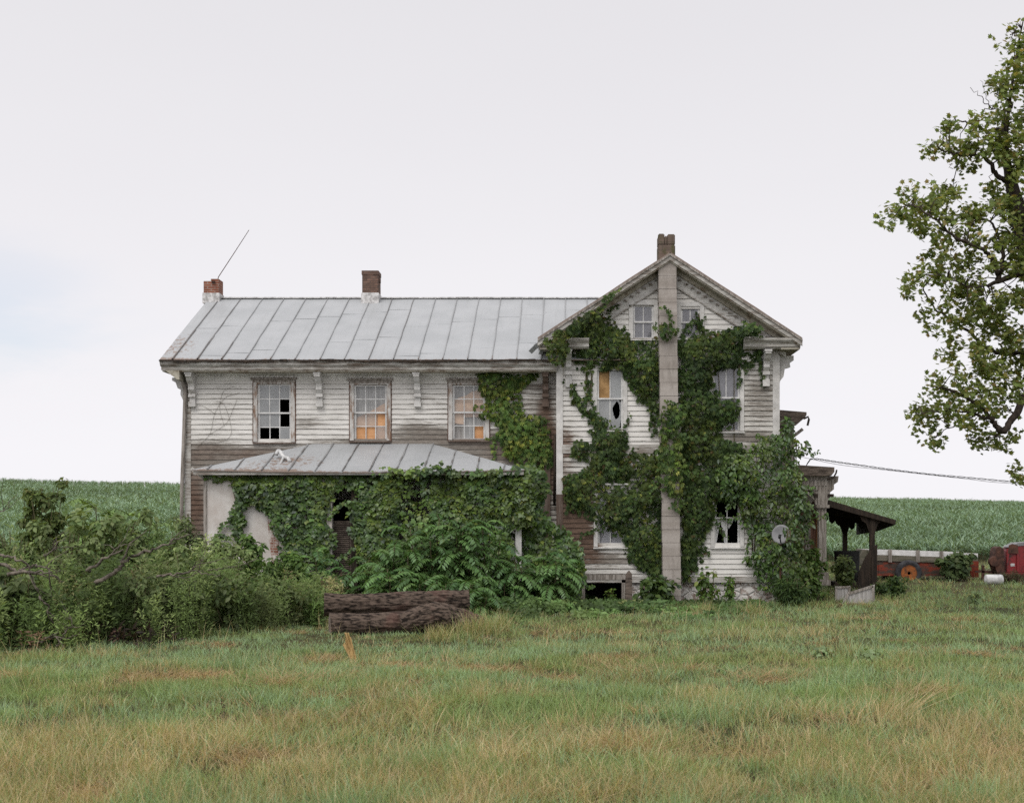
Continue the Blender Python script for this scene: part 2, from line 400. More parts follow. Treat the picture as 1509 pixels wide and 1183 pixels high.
MAT['whiteplastic'] = mottled('dirty_white_plastic', (.34, .34, .335), (.6, .6, .59), (1, 1, 1), 5, bump=0)
MAT['dish'] = mottled('grey_dish', (.15, .15, .155), (.21, .21, .215), (1, 1, 1), 3, rough=.5, bump=0)
MAT['black'] = mottled('black_plastic', (.012, .012, .012), (.03, .03, .03), (1, 1, 1), 5, bump=0)
MAT['redplastic'] = mottled('red_plastic', (.4, .03, .02), (.3, .02, .015), (1, 1, 1), 5, bump=0)
m = M('soil_under_grass', .95, .1); f = m.noise((1, 1, 1), .8, 6, .7); g = m.noise((1, 1, 1), 14, 5, .7)
c = m.mix(m.ramp(f, .35, .65), (.06, .07, .028), (.12, .10, .05)); m.col(m.mix(m.ramp(g, .3, .75), (.028, .025, .013), c)); m.bump(g, .5, .05)
MAT['soil'] = m.m
# ------------------------------------------------------------------ ground
def grid_mesh(name, xs, ys, mat, kind):
    X, Y = np.meshgrid(xs, ys); Z = gz(X, Y)
    V = np.stack([X.ravel(), Y.ravel(), Z.ravel()], 1)
    nx, ny = len(xs), len(ys)
    i = np.arange(nx - 1)[None] + nx * np.arange(ny - 1)[:, None]; i = i.ravel()
    o = np_mesh(name, V, [np.stack([i, i + 1, i + nx + 1, i + nx], 1)], np.ones((len(V), 3)), mat, smooth=True)
    return tag(o, kind=kind)
xs = np.concatenate([np.linspace(-900, -60, 22)[:-1], np.linspace(-60, -14, 40)[:-1], np.linspace(-14, 18, 130)[:-1], np.linspace(18, 60, 40)[:-1], np.linspace(60, 900, 22)])
ys = np.concatenate([np.linspace(-60, -24, 20)[:-1], np.linspace(-24, 14, 150)[:-1], np.linspace(14, 60, 40)[:-1], np.linspace(60, 300, 60)[:-1], np.linspace(300, 2500, 12)])
grid_mesh('ground', xs, ys, MAT['soil'], 'structure')

# ------------------------------------------------------------------ the farmhouse
house = thing('farmhouse', 'abandoned two-storey white clapboard farmhouse with tin roof and peeling paint', 'house', (0, 0, 0))
YW, XL, XR, XC, XE = .4, -9.39, -.13, 2.58, 5.28

def siding(name, O, U, N, u0, u1, z0, z1, openings=(), wear=None, top=None, thick=.12, parent=house, step=.125):
    """lapped boards on a wall plane; O origin, U along, N outward; top(u)-> max z for gables"""
    O = Vector(O); U = Vector(U); N = Vector(N); mb = MB()
    def add_strip(a, b, za, zb, tone, dz):
        n = max(1, int((b - a) / .14)); us = np.linspace(a, b, n + 1)
        vs = []; at = []
        for u in us:
            w = wear(u, za) if wear else (.25, 0)
            wob = dz + .004 * sin(u * 2.1 + za * 31)
            for (nn, z, lap) in ((.0, za + wob, 0), (.027, za + wob, 0), (.024, za + wob + .03, .3), (.004, zb + .012, 1)):
                p = O + U * u + N * nn; vs.append((p.x, p.y, z)); at.append((w[0], w[1], lap, tone))
        fs = []
        for i in range(n):
            for k in range(3): fs.append((i * 4 + k, (i + 1) * 4 + k, (i + 1) * 4 + k + 1, i * 4 + k + 1))
        mb.add(vs, fs, at)
    z = z0
    while z < z1 - .01:
        zb = min(z + step, z1); zm = (z + zb) / 2
        iv = [(u0, u1)]
        if top:
            ok = [u for u in np.linspace(u0, u1, 200) if top(u) > zm]
            iv = [(ok[0], ok[-1])] if len(ok) > 1 else []
        for (a, b, c, d) in openings:
            if c < zm < d:
                nv = []
                for (p, q) in iv:
                    if a > p: nv.append((p, min(q, a)))
                    if b < q: nv.append((max(p, b), q))
                iv = [t for t in nv if t[1] - t[0] > .01]
        for (p, q) in iv:
            # boards come in lengths
            cuts = [p]; 
            while cuts[-1] + 2.2 < q: cuts.append(cuts[-1] + random.uniform(1.6, 4.2))
            cuts[-1:] = [cuts[-1]] if cuts[-1] < q - .3 else []
            if not cuts: cuts = [p]
            cuts.append(q)
            for a, b in zip(cuts[:-1], cuts[1:]): add_strip(a, b, z, zb, random.random(), random.uniform(-.005, .005))
        z = zb
    # sheathing behind, with the same openings
    us = sorted({u0, u1, *[min(max(o[i], u0), u1) for o in openings for i in (0, 1)]})
    if top: us = sorted(set(us) | set(np.linspace(u0, u1, 24)))
    zs = sorted({z0, z1, *[min(max(o[i], z0), z1) for o in openings for i in (2, 3)]})
    if top: zs = sorted(set(zs) | set(np.linspace(z0, z1, 24)))
    for a, b in zip(us[:-1], us[1:]):
        for c, d in zip(zs[:-1], zs[1:]):
            um, zm = (a + b) / 2, (c + d) / 2
            if any(o[0] < um < o[1] and o[2] < zm < o[3] for o in openings) or (top and min(top(a), top(b)) < d): continue
            q = []
            for nn in (-.004, -thick):
                for (u, z) in ((a, c), (b, c), (b, d), (a, d)):
                    p = O + U * u + N * nn; q.append((p.x, p.y, z))
            mb.add(q, [(0, 1, 2, 3), (7, 6, 5, 4)], [(.6, .5, 1, .5)] * 8)
    return mb.build(name, MAT['siding'], parent)

def blobf(blobs, Y, base):
    def w(u, z):
        px = CX + u * F / (CD + Y); py = CY - (z - CZ) * F / (CD + Y)
        l, b = base
        for (bx, by, rx, ry, dl, db) in blobs:
            g = math.exp(-((px - bx) / rx) ** 2 - ((py - by) / ry) ** 2)
            l += dl * g; b += db * g
        return (min(l, 1.1), min(b, 1))
    return w
wing_bl = [(300, 665, 40, 18, .3, .2), (285, 740, 25, 50, .85, .6), (390, 676, 140, 16, .8, .4), (545, 656, 90, 9, .5, .3), (455, 628, 26, 14, .36, .02), (612, 638, 38, 12, .5, .15),
           (690, 652, 70, 16, .6, .25), (740, 668, 70, 26, .75, .4), (330, 610, 30, 40, .14, .1), (770, 575, 30, 6, .4, .1), (775, 600, 40, 22, .3, .05), (805, 610, 16, 55, .35, .6), (805, 690, 30, 60, .7, .7),
           (650, 590, 30, 40, .1, .1), (500, 600, 12, 40, .12, .1), (500, 790, 400, 60, .5, .4), (590, 605, 30, 25, .1, 0)]
gable_bl = [(832, 660, 16, 60, .25, .5), (836, 770, 26, 60, .5, .7), (858, 755, 46, 48, .55, .7), (850, 815, 36, 22, .4, .7), (905, 830, 40, 10, .5, .25), (840, 660, 20, 20, .3, .4),
            (1120, 590, 42, 55, .42, .05), (1100, 650, 55, 10, .5, .2), (1010, 425, 70, 22, .28, .0), (930, 460, 40, 14, .2, .05), (960, 592, 26, 8, .12, .2),
            (890, 852, 50, 7, .4, .5), (870, 800, 14, 8, .5, 1)]
# openings: name, px left/right of glass, py top/bottom
WW = [(379, 430, 567, 650), (521, 571, 568, 648), (666, 716, 568, 647)]
def op(l, r, t, b, Y): return (PX(l, Y), PX(r, Y), PZ(b, Y), PZ(t, Y))
wing_ops = [op(*w, YW) for w in WW]
door_op = (PX(488, YW), PX(522, YW), .45, 2.6)
GW = [(879, 919, 543, 632), (1049, 1091, 538, 634), (880, 919, 722, 804), (1052, 1091, 722, 804)]
AW = [(932, 964, 451, 498), (1002, 1032, 453, 497)]
g_ops = [op(*w, 0) for w in GW]; a_ops = [op(*w, 0) for w in AW]
cellar = (PX(862, 0), PX(916, 0), 0, .62)
gtop = lambda u: 8.42 - .647 * abs(u - XC)
sw = siding('wing_wall', (0, YW, 0), (1, 0, 0), (0, -1, 0), XL, XR, .45, 5.72, wing_ops + [door_op], blobf(wing_bl, YW, (.22, 0)))
sg = siding('gable_wall', (0, 0, 0), (1, 0, 0), (0, -1, 0), XR, XE, .62, 8.4, g_ops + a_ops, blobf(gable_bl, 0, (.22, 0)), top=gtop)
siding('end_wall', (XL, YW, 0), (0, 1, 0), (-1, 0, 0), 0, 7.0, .45, 8.0, (), lambda u, z: (.4, .2), top=lambda u: 8.12 - .58 * abs(u - 3.5))
siding('gable_side_wall', (XE, 0, 0), (0, 1, 0), (1, 0, 0), 0, 9, .62, 6.3, (), lambda u, z: (.35, .1))
siding('gable_left_side', (XR, 0, 0), (0, 1, 0), (-1, 0, 0), .0, YW, .62, 6.3, (), lambda u, z: (.6, .6))
siding('rear_wall', (0, 7.4, 0), (1, 0, 0), (0, 1, 0), XL, XE, .45, 5.7, (), lambda u, z: (.4, .2))
# foundations
mb = MB(); mb.box(XL + .05, XR, YW + .02, 7.3, -.4, .45)
mb.box(XR + .03, cellar[0], .03, 9, -.4, .62); mb.box(cellar[1], XE - .02, .03, 9, -.4, .62); mb.box(cellar[0], cellar[1], 2.2, 9, -.4, .62)
mb.build('foundation', MAT['stone'], house)
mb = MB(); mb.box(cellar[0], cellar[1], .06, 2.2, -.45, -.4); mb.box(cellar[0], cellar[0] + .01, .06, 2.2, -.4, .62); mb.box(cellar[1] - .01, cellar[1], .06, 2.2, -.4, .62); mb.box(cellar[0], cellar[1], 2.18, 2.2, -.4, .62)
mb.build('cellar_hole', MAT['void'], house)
mb = MB(); mb.box(cellar[0] - .12, cellar[1] + .12, -.06, .05, .61, .73); mb.box(cellar[1], cellar[1] + .12, -.05, .06, -.1, .61); mb.box(cellar[0] - .1, cellar[0], -.05, .06, -.1, .61)
mb.build('cellar_frame', MAT['greywood'], house)
# dark rooms
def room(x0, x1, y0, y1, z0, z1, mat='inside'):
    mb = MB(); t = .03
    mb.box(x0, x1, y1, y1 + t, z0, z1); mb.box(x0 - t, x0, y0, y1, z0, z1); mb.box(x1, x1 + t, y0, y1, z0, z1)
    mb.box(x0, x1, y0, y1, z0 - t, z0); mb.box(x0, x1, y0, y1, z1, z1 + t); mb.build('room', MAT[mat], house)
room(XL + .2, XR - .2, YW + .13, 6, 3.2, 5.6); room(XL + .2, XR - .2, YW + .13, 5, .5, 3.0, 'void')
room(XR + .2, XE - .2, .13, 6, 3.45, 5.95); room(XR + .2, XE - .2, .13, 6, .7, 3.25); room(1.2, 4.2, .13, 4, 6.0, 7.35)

# --- windows
def window(l, r, t, b, Y, nc, nr, missing=(), gl='glass', cas='casing', cw=.085, head=True, sill=True, label=None, back=()):
    x0, x1, z1, z0 = PX(l, Y), PX(r, Y), PZ(t, Y), PZ(b, Y); YF = Y - .05
    mb = MB()
    mb.box(x0 - cw, x0 + .012, YF, Y + .1, z0 - .02, z1 + .02); mb.box(x1 - .012, x1 + cw, YF, Y + .1, z0 - .02, z1 + .02)
    mb.box(x0 - cw, x1 + cw, YF - .004, Y + .1, z1 + .02, z1 + .12)
    w = mb.build('window', MAT[cas], house)
    if head:
        hb = MB(); hb.prism([(Y + .03, z1 + .122), (YF - .07, z1 + .122), (YF - .07, z1 + .155), (Y + .03, z1 + .2)], 'x', x0 - cw - .06, x1 + cw + .06); hb.box(x0 - cw, x1 + cw, YF - .012, YF - .006, z1 + .05, z1 + .12)
        hb.build('head_cap', MAT['greywood' if cas == 'casing' else cas], w)
    if cas == 'casing':
        for s_, xx in ((-1, x0 - cw), (1, x1 + cw)):
            hb = MB(); hb.box(xx - .022 + (0 if s_ < 0 else .022), xx + (0 if s_ < 0 else .022), YF + .012, Y + .05, z0 - .04, z1 + .1); hb.build('outer_strip', MAT['rustwood'], w)
    if label: w['label'] = label
    if sill:
        mb = MB(); mb.prism([(Y + .12, z0 - .02), (Y + .12, z0 - .06), (YF - .04, z0 - .07), (YF - .04, z0 - .04)], 'x', x0 - cw - .01, x1 + cw + .01)
        mb.build('sill', MAT['brownwood' if cas == 'casing' else cas], w)
    # sashes: upper in front, lower behind
    zm = (z0 + z1) / 2; s = .05; ms = MB()
    for (a, b_, yy) in ((zm - .02, z1 + .02, Y + .005), (z0 - .02, zm + .02, Y + .035)):
        ms.box(x0 + .012, x0 + .012 + s, yy, yy + .028, a, b_); ms.box(x1 - .012 - s, x1 - .012, yy, yy + .028, a, b_)
        ms.box(x0 + .012 + s, x1 - .012 - s, yy, yy + .028, b_ - s * .8, b_); ms.box(x0 + .012 + s, x1 - .012 - s, yy, yy + .028, a, a + s * .8)
    gx0, gx1 = x0 + .012 + s, x1 - .012 - s; hr = nr // 2
    pm = MB()
    for half in (0, 1):
        yy = Y + (.005 if half == 0 else .035)
        a, b_ = (zm + .02, z1 - .02) if half == 0 else (z0 + .02, zm - .02)
        for i in range(1, nc):
            x = gx0 + (gx1 - gx0) * i / nc; ms.box(x - .011, x + .011, yy + .004, yy + .024, a, b_)
        for j in range(1, hr):
            z = a + (b_ - a) * j / hr; ms.box(gx0, gx1, yy + .006, yy + .022, z - .011, z + .011)
        for j in range(hr):
            for i in range(nc):
                row = half * hr + j
                if (row, i) in missing: continue
                pa, pb = gx0 + (gx1 - gx0) * i / nc, gx0 + (gx1 - gx0) * (i + 1) / nc
                qb, qa = b_ - (b_ - a) * j / hr, b_ - (b_ - a) * (j + 1) / hr
                tx, tz = random.uniform(-.004, .004), random.uniform(-.004, .004)
                y_ = yy + .014
                if (row, i, 'hole') in missing:
                    # a pane with a stone hole through it
                    n = 18; cx_, cz_ = (pa + pb) / 2 + .02, qa + (qb - qa) * .62
                    inner = [(cx_ + cos(2 * pi * k / n) * (pb - pa) * .36 * random.uniform(.8, 1.12), cz_ + sin(2 * pi * k / n) * (qb - qa) * .3 * random.uniform(.75, 1.15)) for k in range(n)]
                    outer = []
                    for k in range(n):
                        dx, dz = cos(2 * pi * k / n), sin(2 * pi * k / n)
                        tt = min([((pb if dx > 0 else pa) - cx_) / dx if abs(dx) > 1e-6 else 9, ((qb if dz > 0 else qa) - cz_) / dz if abs(dz) > 1e-6 else 9])
                        outer.append((cx_ + dx * tt, cz_ + dz * tt))
                    pm.add([(x, y_, z) for x, z in inner + outer], [(k, (k + 1) % n, n + (k + 1) % n, n + k) for k in range(n)])
                    continue
                pm.add([(pa, y_ + tx, qa), (pb, y_ - tx, qa + 0), (pb, y_ + tz, qb), (pa, y_ - tz, qb)], [(0, 1, 2), (0, 2, 3)])
    ms.build('sash', MAT['sash'], w)
    if pm.v: pm.build('pane', MAT[gl], w, fix=False)
    for (nm, poly, mt, dy) in back:
        bm_ = MB(); pts = [(x0 + (x1 - x0) * u, z0 + (z1 - z0) * v) for u, v in poly]
        bm_.prism(pts, 'y', Y + dy, Y + dy + .015); bm_.build(nm, MAT[mt], w)
    return w
window(*WW[0], YW, 3, 4, {(1, 2), (2, 2), (3, 0), (3, 1)}, 'glass', back=(), label='window with several panes broken out to black')
window(*WW[1], YW, 3, 4, {(2, 2), (3, 0), (3, 1)}, 'glass_clear', label='window with orange board showing through lower panes',
       back=[('leaning_board', [(0, -.01), (.78, -.01), (.62, .08), (.66, .26), (1, .25), (1, .5), (.7, .5), (.7, .27), (0, .26)], 'board', .085), ('paper_blind', [(0, -.01), (1, -.01), (1, .72), (.8, .65), (.45, .52), (0, .4)], 'peach_board', .11), ('drawn_curtain', [(-.02, -.02), (1.02, -.02), (1.02, 1.02), (-.02, 1.02)], 'greyblind', .16)])
window(*WW[2], YW, 3, 4, {(3, 2), (3, 0)}, 'glass_clear', label='window with pink paper behind its panes beside the vine',
       back=[('paper_blind', [(0, .3), (.36, .28), (.36, .42), (1, .42), (1, .95), (.6, .9), (.4, .82), (0, .74)], 'peach_board', .10), ('leaning_board', [(.66, -.01), (1, -.01), (1, .28), (.66, .24)], 'board', .115), ('drawn_curtain', [(-.02, -.02), (1.02, -.02), (1.02, 1.02), (-.02, 1.02)], 'greyblind', .16)])
window(*GW[0], 0, 2, 2, {(1, 1, 'hole'), (0, 0)}, 'glass', 'trim', label='window with a hole through its lower right pane',
       back=[('leaning_board', [(.02, .5), (.5, .5), (.5, 1), (.02, 1)], 'oak_board', .07), ('grey_panel', [(.02, -.02), (.5, -.02), (.5, .49), (.02, .49)], 'greyblind', .13), ('paper_blind', [(.56, .5), (.98, .5), (.98, 1), (.56, 1)], 'curtain', .16)])
window(*GW[1], 0, 2, 2, (), 'glass_lav', 'trim')
window(*GW[2], 0, 2, 2, (), 'glass_lav', 'trim')
window(*GW[3], 0, 2, 2, {(1, 0), (1, 1), (0, 0), (0, 1)}, 'glass_thin', 'trim', label='window with torn white curtains and no glass',
       back=[('curtain', [(.03, -.02), (.07, .46), (.16, .46), (.24, .2), (.42, -.02), (.5, -.02), (.3, .3), (.34, .5), (.03, .52)][0:0] or [(.02, .5), (.02, 0), (.1, .0), (.17, .2), (.26, .42), (.3, .5)], 'curtain', .10),
             ('curtain', [(.42, 0), (.5, 0), (.5, .5), (.26, .5), (.3, .38), (.38, .18)], 'curtain', .10),
             ('curtain', [(.56, .5), (.56, .3), (.66, .36), (.8, .5)], 'curtain', .10)])
window(*AW[0], 0, 2, 2, (), 'glass_lav', 'trim', head=False, cw=.09)
window(*AW[1], 0, 2, 2, (), 'glass_lav', 'trim', head=False, cw=.09)

# --- corner boards, downspouts
def cboard(name, x0, x1, y0, y1, z0, z1, mat): return MB().box(x0, x1, y0, y1, z0, z1).build(name, MAT[mat], house)
cboard('corner_board', XL - .03, XL + .13, YW - .035, YW + .02, .3, 5.6, 'trim_bad')
cboard('corner_board', XR - .04, XR + .12, -.04, .04, 2.7, 6.1, 'trim'); cboard('corner_board', XR - .04, XR + .12, -.04, .04, .4, 2.7, 'brownwood')
cboard('corner_board', XE - .14, XE + .03, -.04, .04, .55, 6.1, 'trim')
cboard('loose_board', PX(801, YW), PX(811, YW), YW - .08, YW - .02, .6, 4.2, 'brownwood')
mb = MB(); mb.tube([P(268, 556, YW - .1), P(270, 565, YW - .12), P(273, 575, YW - .08), P(271, 640, YW - .1), P(268, 720, YW - .1), P(267, 860, YW - .1)], [.05, .05, .048, .048, .048, .048], 9)
mb.build('downspout', MAT['greywood'], house, True)
mb = MB(); mb.tube([P(818, 640, YW - .15), P(817, 745, YW - .15)], .035, 7); mb.build('downspout', MAT['darkwood'], house, True)

# --- wing roof: front and back slopes with standing seams
XE0, XE1, EY, EZ, RY, RZ = -9.85, 2.2, -.2, 5.985, 3.92, 8.21
def roof_sheet(corners, nu, nv, rustf, seams, laps, parent, name='roof', amp=.008, seamh=.028, thick=.03):
    """corners: eave-left, eave-right, ridge-right, ridge-left"""
    a, b, c, d = [Vector(p) for p in corners]; nrm = (b - a).cross(d - a).normalized()
    if nrm.z < 0: nrm.negate()
    mb = MB(); vs = []; at = []
    def pt(u, v): return (a.lerp(b, u)).lerp(d.lerp(c, u), v)
    for j in range(nv + 1):
        for i in range(nu + 1):
            u, v = i / nu, j / nv; p = pt(u, v); h = amp * (float(fbm(np.array([p.x * 1.7]), np.array([p.y * 1.7 + 50]))[0]) - .5) * 2
            q = p + nrm * h; vs.append(q); at.append((rustf(u, v), 0, 0, 1))
    n0 = len(vs)
    for j in range(nv + 1):
        for i in range(nu + 1): vs.append(pt(i / nu, j / nv) - nrm * thick); at.append((.9, 0, 0, 1))
    fs = []
    for j in range(nv):
        for i in range(nu):
            k = j * (nu + 1) + i; fs.append((k, k + 1, k + nu + 2, k + nu + 1)); fs.append((n0 + k, n0 + k + nu + 1, n0 + k + nu + 2, n0 + k + 1))
    for i in range(nu):
        fs.append((i + 1, i, n0 + i, n0 + i + 1)); k = nv * (nu + 1) + i; fs.append((k, k + 1, n0 + k + 1, n0 + k))
    for j in range(nv):
        k = j * (nu + 1); fs.append((k, k + nu + 1, n0 + k + nu + 1, n0 + k)); k += nu; fs.append((k + nu + 1, k, n0 + k, n0 + k + nu + 1))
    mb.add(vs, fs, at)
    du = (b - a).normalized()
    for (u, v0, v1, dirt) in seams:
        nseg = max(2, int((v1 - v0) * 9)); vv = []; ff = []; aa = []
        for k in range(nseg + 1):
            v = v0 + (v1 - v0) * k / nseg; p = pt(min(max(u + random.uniform(-.0006, .0006), 0), 1), v); hh = seamh * random.uniform(.7, 1.15)
            for s_, h in ((-.012, -.005), (-.009, hh), (.009, hh), (.012, -.005)):
                vv.append(p + du * s_ + nrm * h); aa.append((rustf(u, v) + .1, dirt * random.uniform(.6, 1), 0, 1))
        for k in range(nseg):
            for e in range(3): ff.append((k * 4 + e, k * 4 + e + 1, (k + 1) * 4 + e + 1, (k + 1) * 4 + e))
        mb.add(vv, ff, aa)
    dv = (d - a).normalized()
    for (u0, u1, v) in laps:
        vv = []; 
        for (u, w) in ((u0, v), (u1, v + random.uniform(-.004, .004))):
            p = pt(u, w)
            for s_, h in ((-.008, .0), (-.006, .0045), (.012, .003), (.014, .0)): vv.append(p + dv * s_ + nrm * h)
        mb.add(vv, [(0, 1, 5, 4), (1, 2, 6, 5), (2, 3, 7, 6)], [(.08, 0, 0, 1)] * 8)
    return mb.build(name, MAT['tin'], parent)
def wrust(u, v):
    px = u * 20
    return .31 * math.exp(-(u / .09) ** 2 - ((v - .2) / .3) ** 2) * 1.7 + .2 * math.exp(-((px - 8.6) / .5) ** 2 - ((v - .75) / .2) ** 2) + .5 * math.exp(-(v / .02) ** 2) + .08
W = XE1 - XE0
seam_u = [(-9.54 + .6 * k - XE0) / W for k in range(20)]
seams = []
for k, u in enumerate(seam_u):
    seams.append((u, 0, 1, .5 if k not in (0, 1, 8, 9) else .95))
    if k < 3: seams.append((u + .0012, 0.0, .45 - .1 * k, 1.2))
laps = []
for k in range(len(seam_u) - 1):
    o = (k * .37) % .33
    for v in (o + .02, o + .48):
        if .04 < v < .97: laps.append((seam_u[k], seam_u[k + 1], v))
roof = roof_sheet([(XE0, EY, EZ), (XE1, EY, EZ), (XE1, RY, RZ), (XE0, RY, RZ)], 90, 26, wrust, seams, laps, house, 'wing_roof', .012)
roof_sheet([(XE0, 8.04, EZ), (XE1, 8.04, EZ), (XE1, RY, RZ), (XE0, RY, RZ)], 20, 8, lambda u, v: .15, [(u, 0, 1, .5) for u in seam_u], [], roof, 'rear_slope')
mb = MB(); pts = [(x, RY, RZ + .02 + .02 * (float(fbm(np.array([x * .8]), np.array([3.]))[0]) - .5)) for x in np.linspace(XE0, XE1, 40)]
for a, b in zip(pts[:-1], pts[1:]): mb.bar(a, b, .14, .03)
mb.build('ridge_cap', MAT['flashing'], roof)
# boxed eave: crown, fascia, soffit, frieze with scallops
mb = MB(); xa, xb = XE0 + .02, XR - .03
mb.prism([(EY + .02, 5.95), (EY + .0, 5.86), (EY + .06, 5.80), (EY + .06, 5.735), (EY + .1, 5.735), (EY + .1, 5.95)], 'x', xa, xb)
mb.build('fascia', MAT['trim_bad'], house)
MB().box(xa + .02, xb, EY + .09, YW + .02, 5.70, 5.73).build('soffit', MAT['soffit'], house)
mb = MB(); mb.box(XL, xb, YW - .03, YW, 5.545, 5.70)
for i in range(74):
    x = XL + .2 + i * .122
    if x > xb - .1: break
    mb.prism([(x + cos(t) * .056, 5.655 + sin(t) * .065) for t in np.linspace(pi, 2 * pi, 8)], 'y', YW - .042, YW - .03)
mb.prism([(YW - .05, 5.70), (YW - .09, 5.70), (YW - .04, 5.665), (YW - .03, 5.665)], 'x', XL, xb)
mb.build('frieze', MAT['frieze'], house)
# gutter lip, drooping remains of it
mb = MB(); pts = [(x, EY - .03, EZ - .035 - .012 * sin(x * 1.3) - (.02 if int(x * 2) % 3 == 0 else 0)) for x in np.linspace(XE0, XR - .05, 60)]
for a, b in zip(pts[:-1], pts[1:]): mb.bar(a, b, .05, random.uniform(.03, .06))
mb.build('gutter', MAT['darkwood'], house)
# left end: return of the cornice and rake board, underside visible
mb = MB(); mb.prism([(XE0 + .01, 5.95), (XE0 + .02, 5.80), (XL - .05, 5.5), (XL, 5.5), (XL, 5.95)], 'y', EY + .07, YW + .25)
mb.build('cornice_return', MAT['soffit'], house)
mb = MB()
for (ya, za, yb, zb) in ((EY, EZ, RY, RZ), (8.04, EZ, RY, RZ)):
    mb.bar((XE0 + .03, ya, za - .1), (XE0 + .03, yb, zb - .1), .05, .15); mb.bar(((XE0 + XL) / 2 + .05, ya, za - .12), ((XE0 + XL) / 2 + .05, yb, zb - .12), XL - XE0, .03)
mb.build('rake_board', MAT['trim_bad'], house)
# brackets under the eaves
def bracket(px, Yp, zt, mat='trim', w=.17, h=.82, label=None):
    x = PX(px, Yp); mb = MB(); y = Yp - .025
    prof = [(y, zt), (y - .42, zt), (y - .42, zt - .1), (y - .36, zt - .13), (y - .3, zt - .2), (y - .2, zt - .26), (y - .17, zt - .33), (y - .19, zt - .4), (y - .11, zt - .5), (y, zt - .5)]
    mb.prism(prof, 'x', x - w * .42, x + w * .42)
    mb.box(x - w * .52, x + w * .52, y - .44, y, zt - .05, zt + .0)
    mb.box(x - w / 2, x + w / 2, y - .13, y, zt - .58, zt - .5); mb.box(x - w * .4, x + w * .4, y - .07, y, zt - .7, zt - .58); mb.box(x - w / 2, x + w / 2, y - .11, y, zt - h, zt - .7)
    o = mb.build('eave_bracket', MAT[mat], house)
    if label: o['label'] = label
    return o
for px, mt in ((285, 'trim'), (472, 'trim'), (616, 'trim')): bracket(px, YW, 5.695, mt)
bracket(804, YW, 5.695, 'brownwood', label='bare brown bracket')
bracket(838, 0, 6.2, 'trim', .16, .88); bracket(1128, 0, 6.2, 'trim', .17, .86)
mb = MB(); x = XL - .02   # end bracket seen in profile
mb.prism([(x, 5.62), (x - .36, 5.62), (x - .36, 5.55), (x - .27, 5.5), (x - .22, 5.36), (x - .14, 5.32), (x - .15, 5.2), (x - .08, 5.05), (x, 4.95)], 'y', YW + .1, YW + .27)
mb.build('eave_bracket', MAT['trim'], house)
x = XE + .02; mb = MB()
mb.prism([(x, 6.1), (x + .38, 6.12), (x + .38, 6.0), (x + .28, 5.93), (x + .3, 5.84), (x + .16, 5.8), (x + .13, 5.6), (x + .05, 5.5), (x, 5.3)], 'y', .1, .28)
mb.build('eave_bracket', MAT['trim'], house)

# --- gable roof
GY0, GY1, GZ, GH, GSL = -.5, 9.2, 8.54, 3.2, .647
def gslope(s):
    e = XC + s * GH; ez = GZ - GSL * GH
    c = [(e, GY0, ez), (e, GY1, ez), (XC, GY1, GZ), (XC, GY0, GZ)]
    return roof_sheet(c, 24, 14, lambda u, v: .3 + .5 * math.exp(-(u / .02) ** 2), [(k / 16, 0, 1, .6) for k in range(1, 16)], [], house, 'gable_roof', .012)
gr = gslope(-1); gslope(1)
def rake(name, off, dep, y0, y1, s, mat, t0=0.0, t1=1.0, parent=house, hz=0):
    """a board that follows the rake: off = distance below the roof line, dep = its own height"""
    def p(t, o): return (XC + s * GH * t, GZ - GSL * GH * t - o * 1.19 + hz)
    poly = [p(t0, off), p(t1, off), p(t1, off + dep), p(t0, off + dep)]
    return MB().prism(poly, 'y', y0, y1).build(name, MAT[mat], parent)
for s in (-1, 1):
    rake('rake_fascia', .035, .13, GY0 + .012, GY0 + .05, s, 'trim_bad')
    rake('rake_crown', .03, .045, GY0 - .02, GY0 + .012, s, 'greywood')
    rake('rake_soffit', .165, .03, GY0 + .05, .0, s, 'soffit', t1=.985)
    rake('rake_frieze', .25, .27, -.05, -.022, s, 'trim_h', 0, .9)
    rake('rake_moulding', .19, .09, -.13, -.02, s, 'soffit', 0, .95)
    rake('rake_bead', .52, .03, -.07, -.02, s, 'trim_bad', 0, .86)
    mb = MB()
    for k in range(1, 17):
        t = .04 + k * .048
        x, z = XC + s * GH * t, GZ - GSL * GH * t - .45
        mb.prism([(x - .05, z + .05), (x + .0, z + .06), (x + .045, z + .035), (x + .03, z), (x + .0, z + .02), (x - .04, z + .0)], 'y', -.09, -.05)
    mb.build('rake_ornament', MAT['greywood'], house)  # grey instead of white: the curls' shadow is put into the colour
# cornice returns
for (a, b, lab) in ((XC - GH + .02, PX(868, -.45), None), (PX(1098, -.45), XC + GH - .03, None)):
    mb = MB(); z1 = 6.47
    mb.prism([(GY0 + .02, z1), (GY0 + .02, z1 - .05), (GY0 + .1, z1 - .14), (GY0 + .1, z1 - .2), (GY0 + .16, z1 - .25), (-.02, z1 - .25), (-.02, z1 + .06)], 'x', a, b)
    mb.build('cornice_return', MAT['trim_bad'], house)
    MB().box(max(a, XR), min(b, XE), -.045, -.02, 5.95, 6.22).build('frieze', MAT['trim'], house)
MB().box(XE, XC + GH - .05, -.4, 8.8, 6.2, 6.24).build('soffit', MAT['soffit'], house)
MB().box(XC - GH + .05, XR, -.4, 8.8, 6.2, 6.24).build('soffit', MAT['soffit'], house)
mb = MB(); mb.box(XE, XE + .03, 0, 8.8, 5.95, 6.2); mb.build('frieze', MAT['trim'], house)
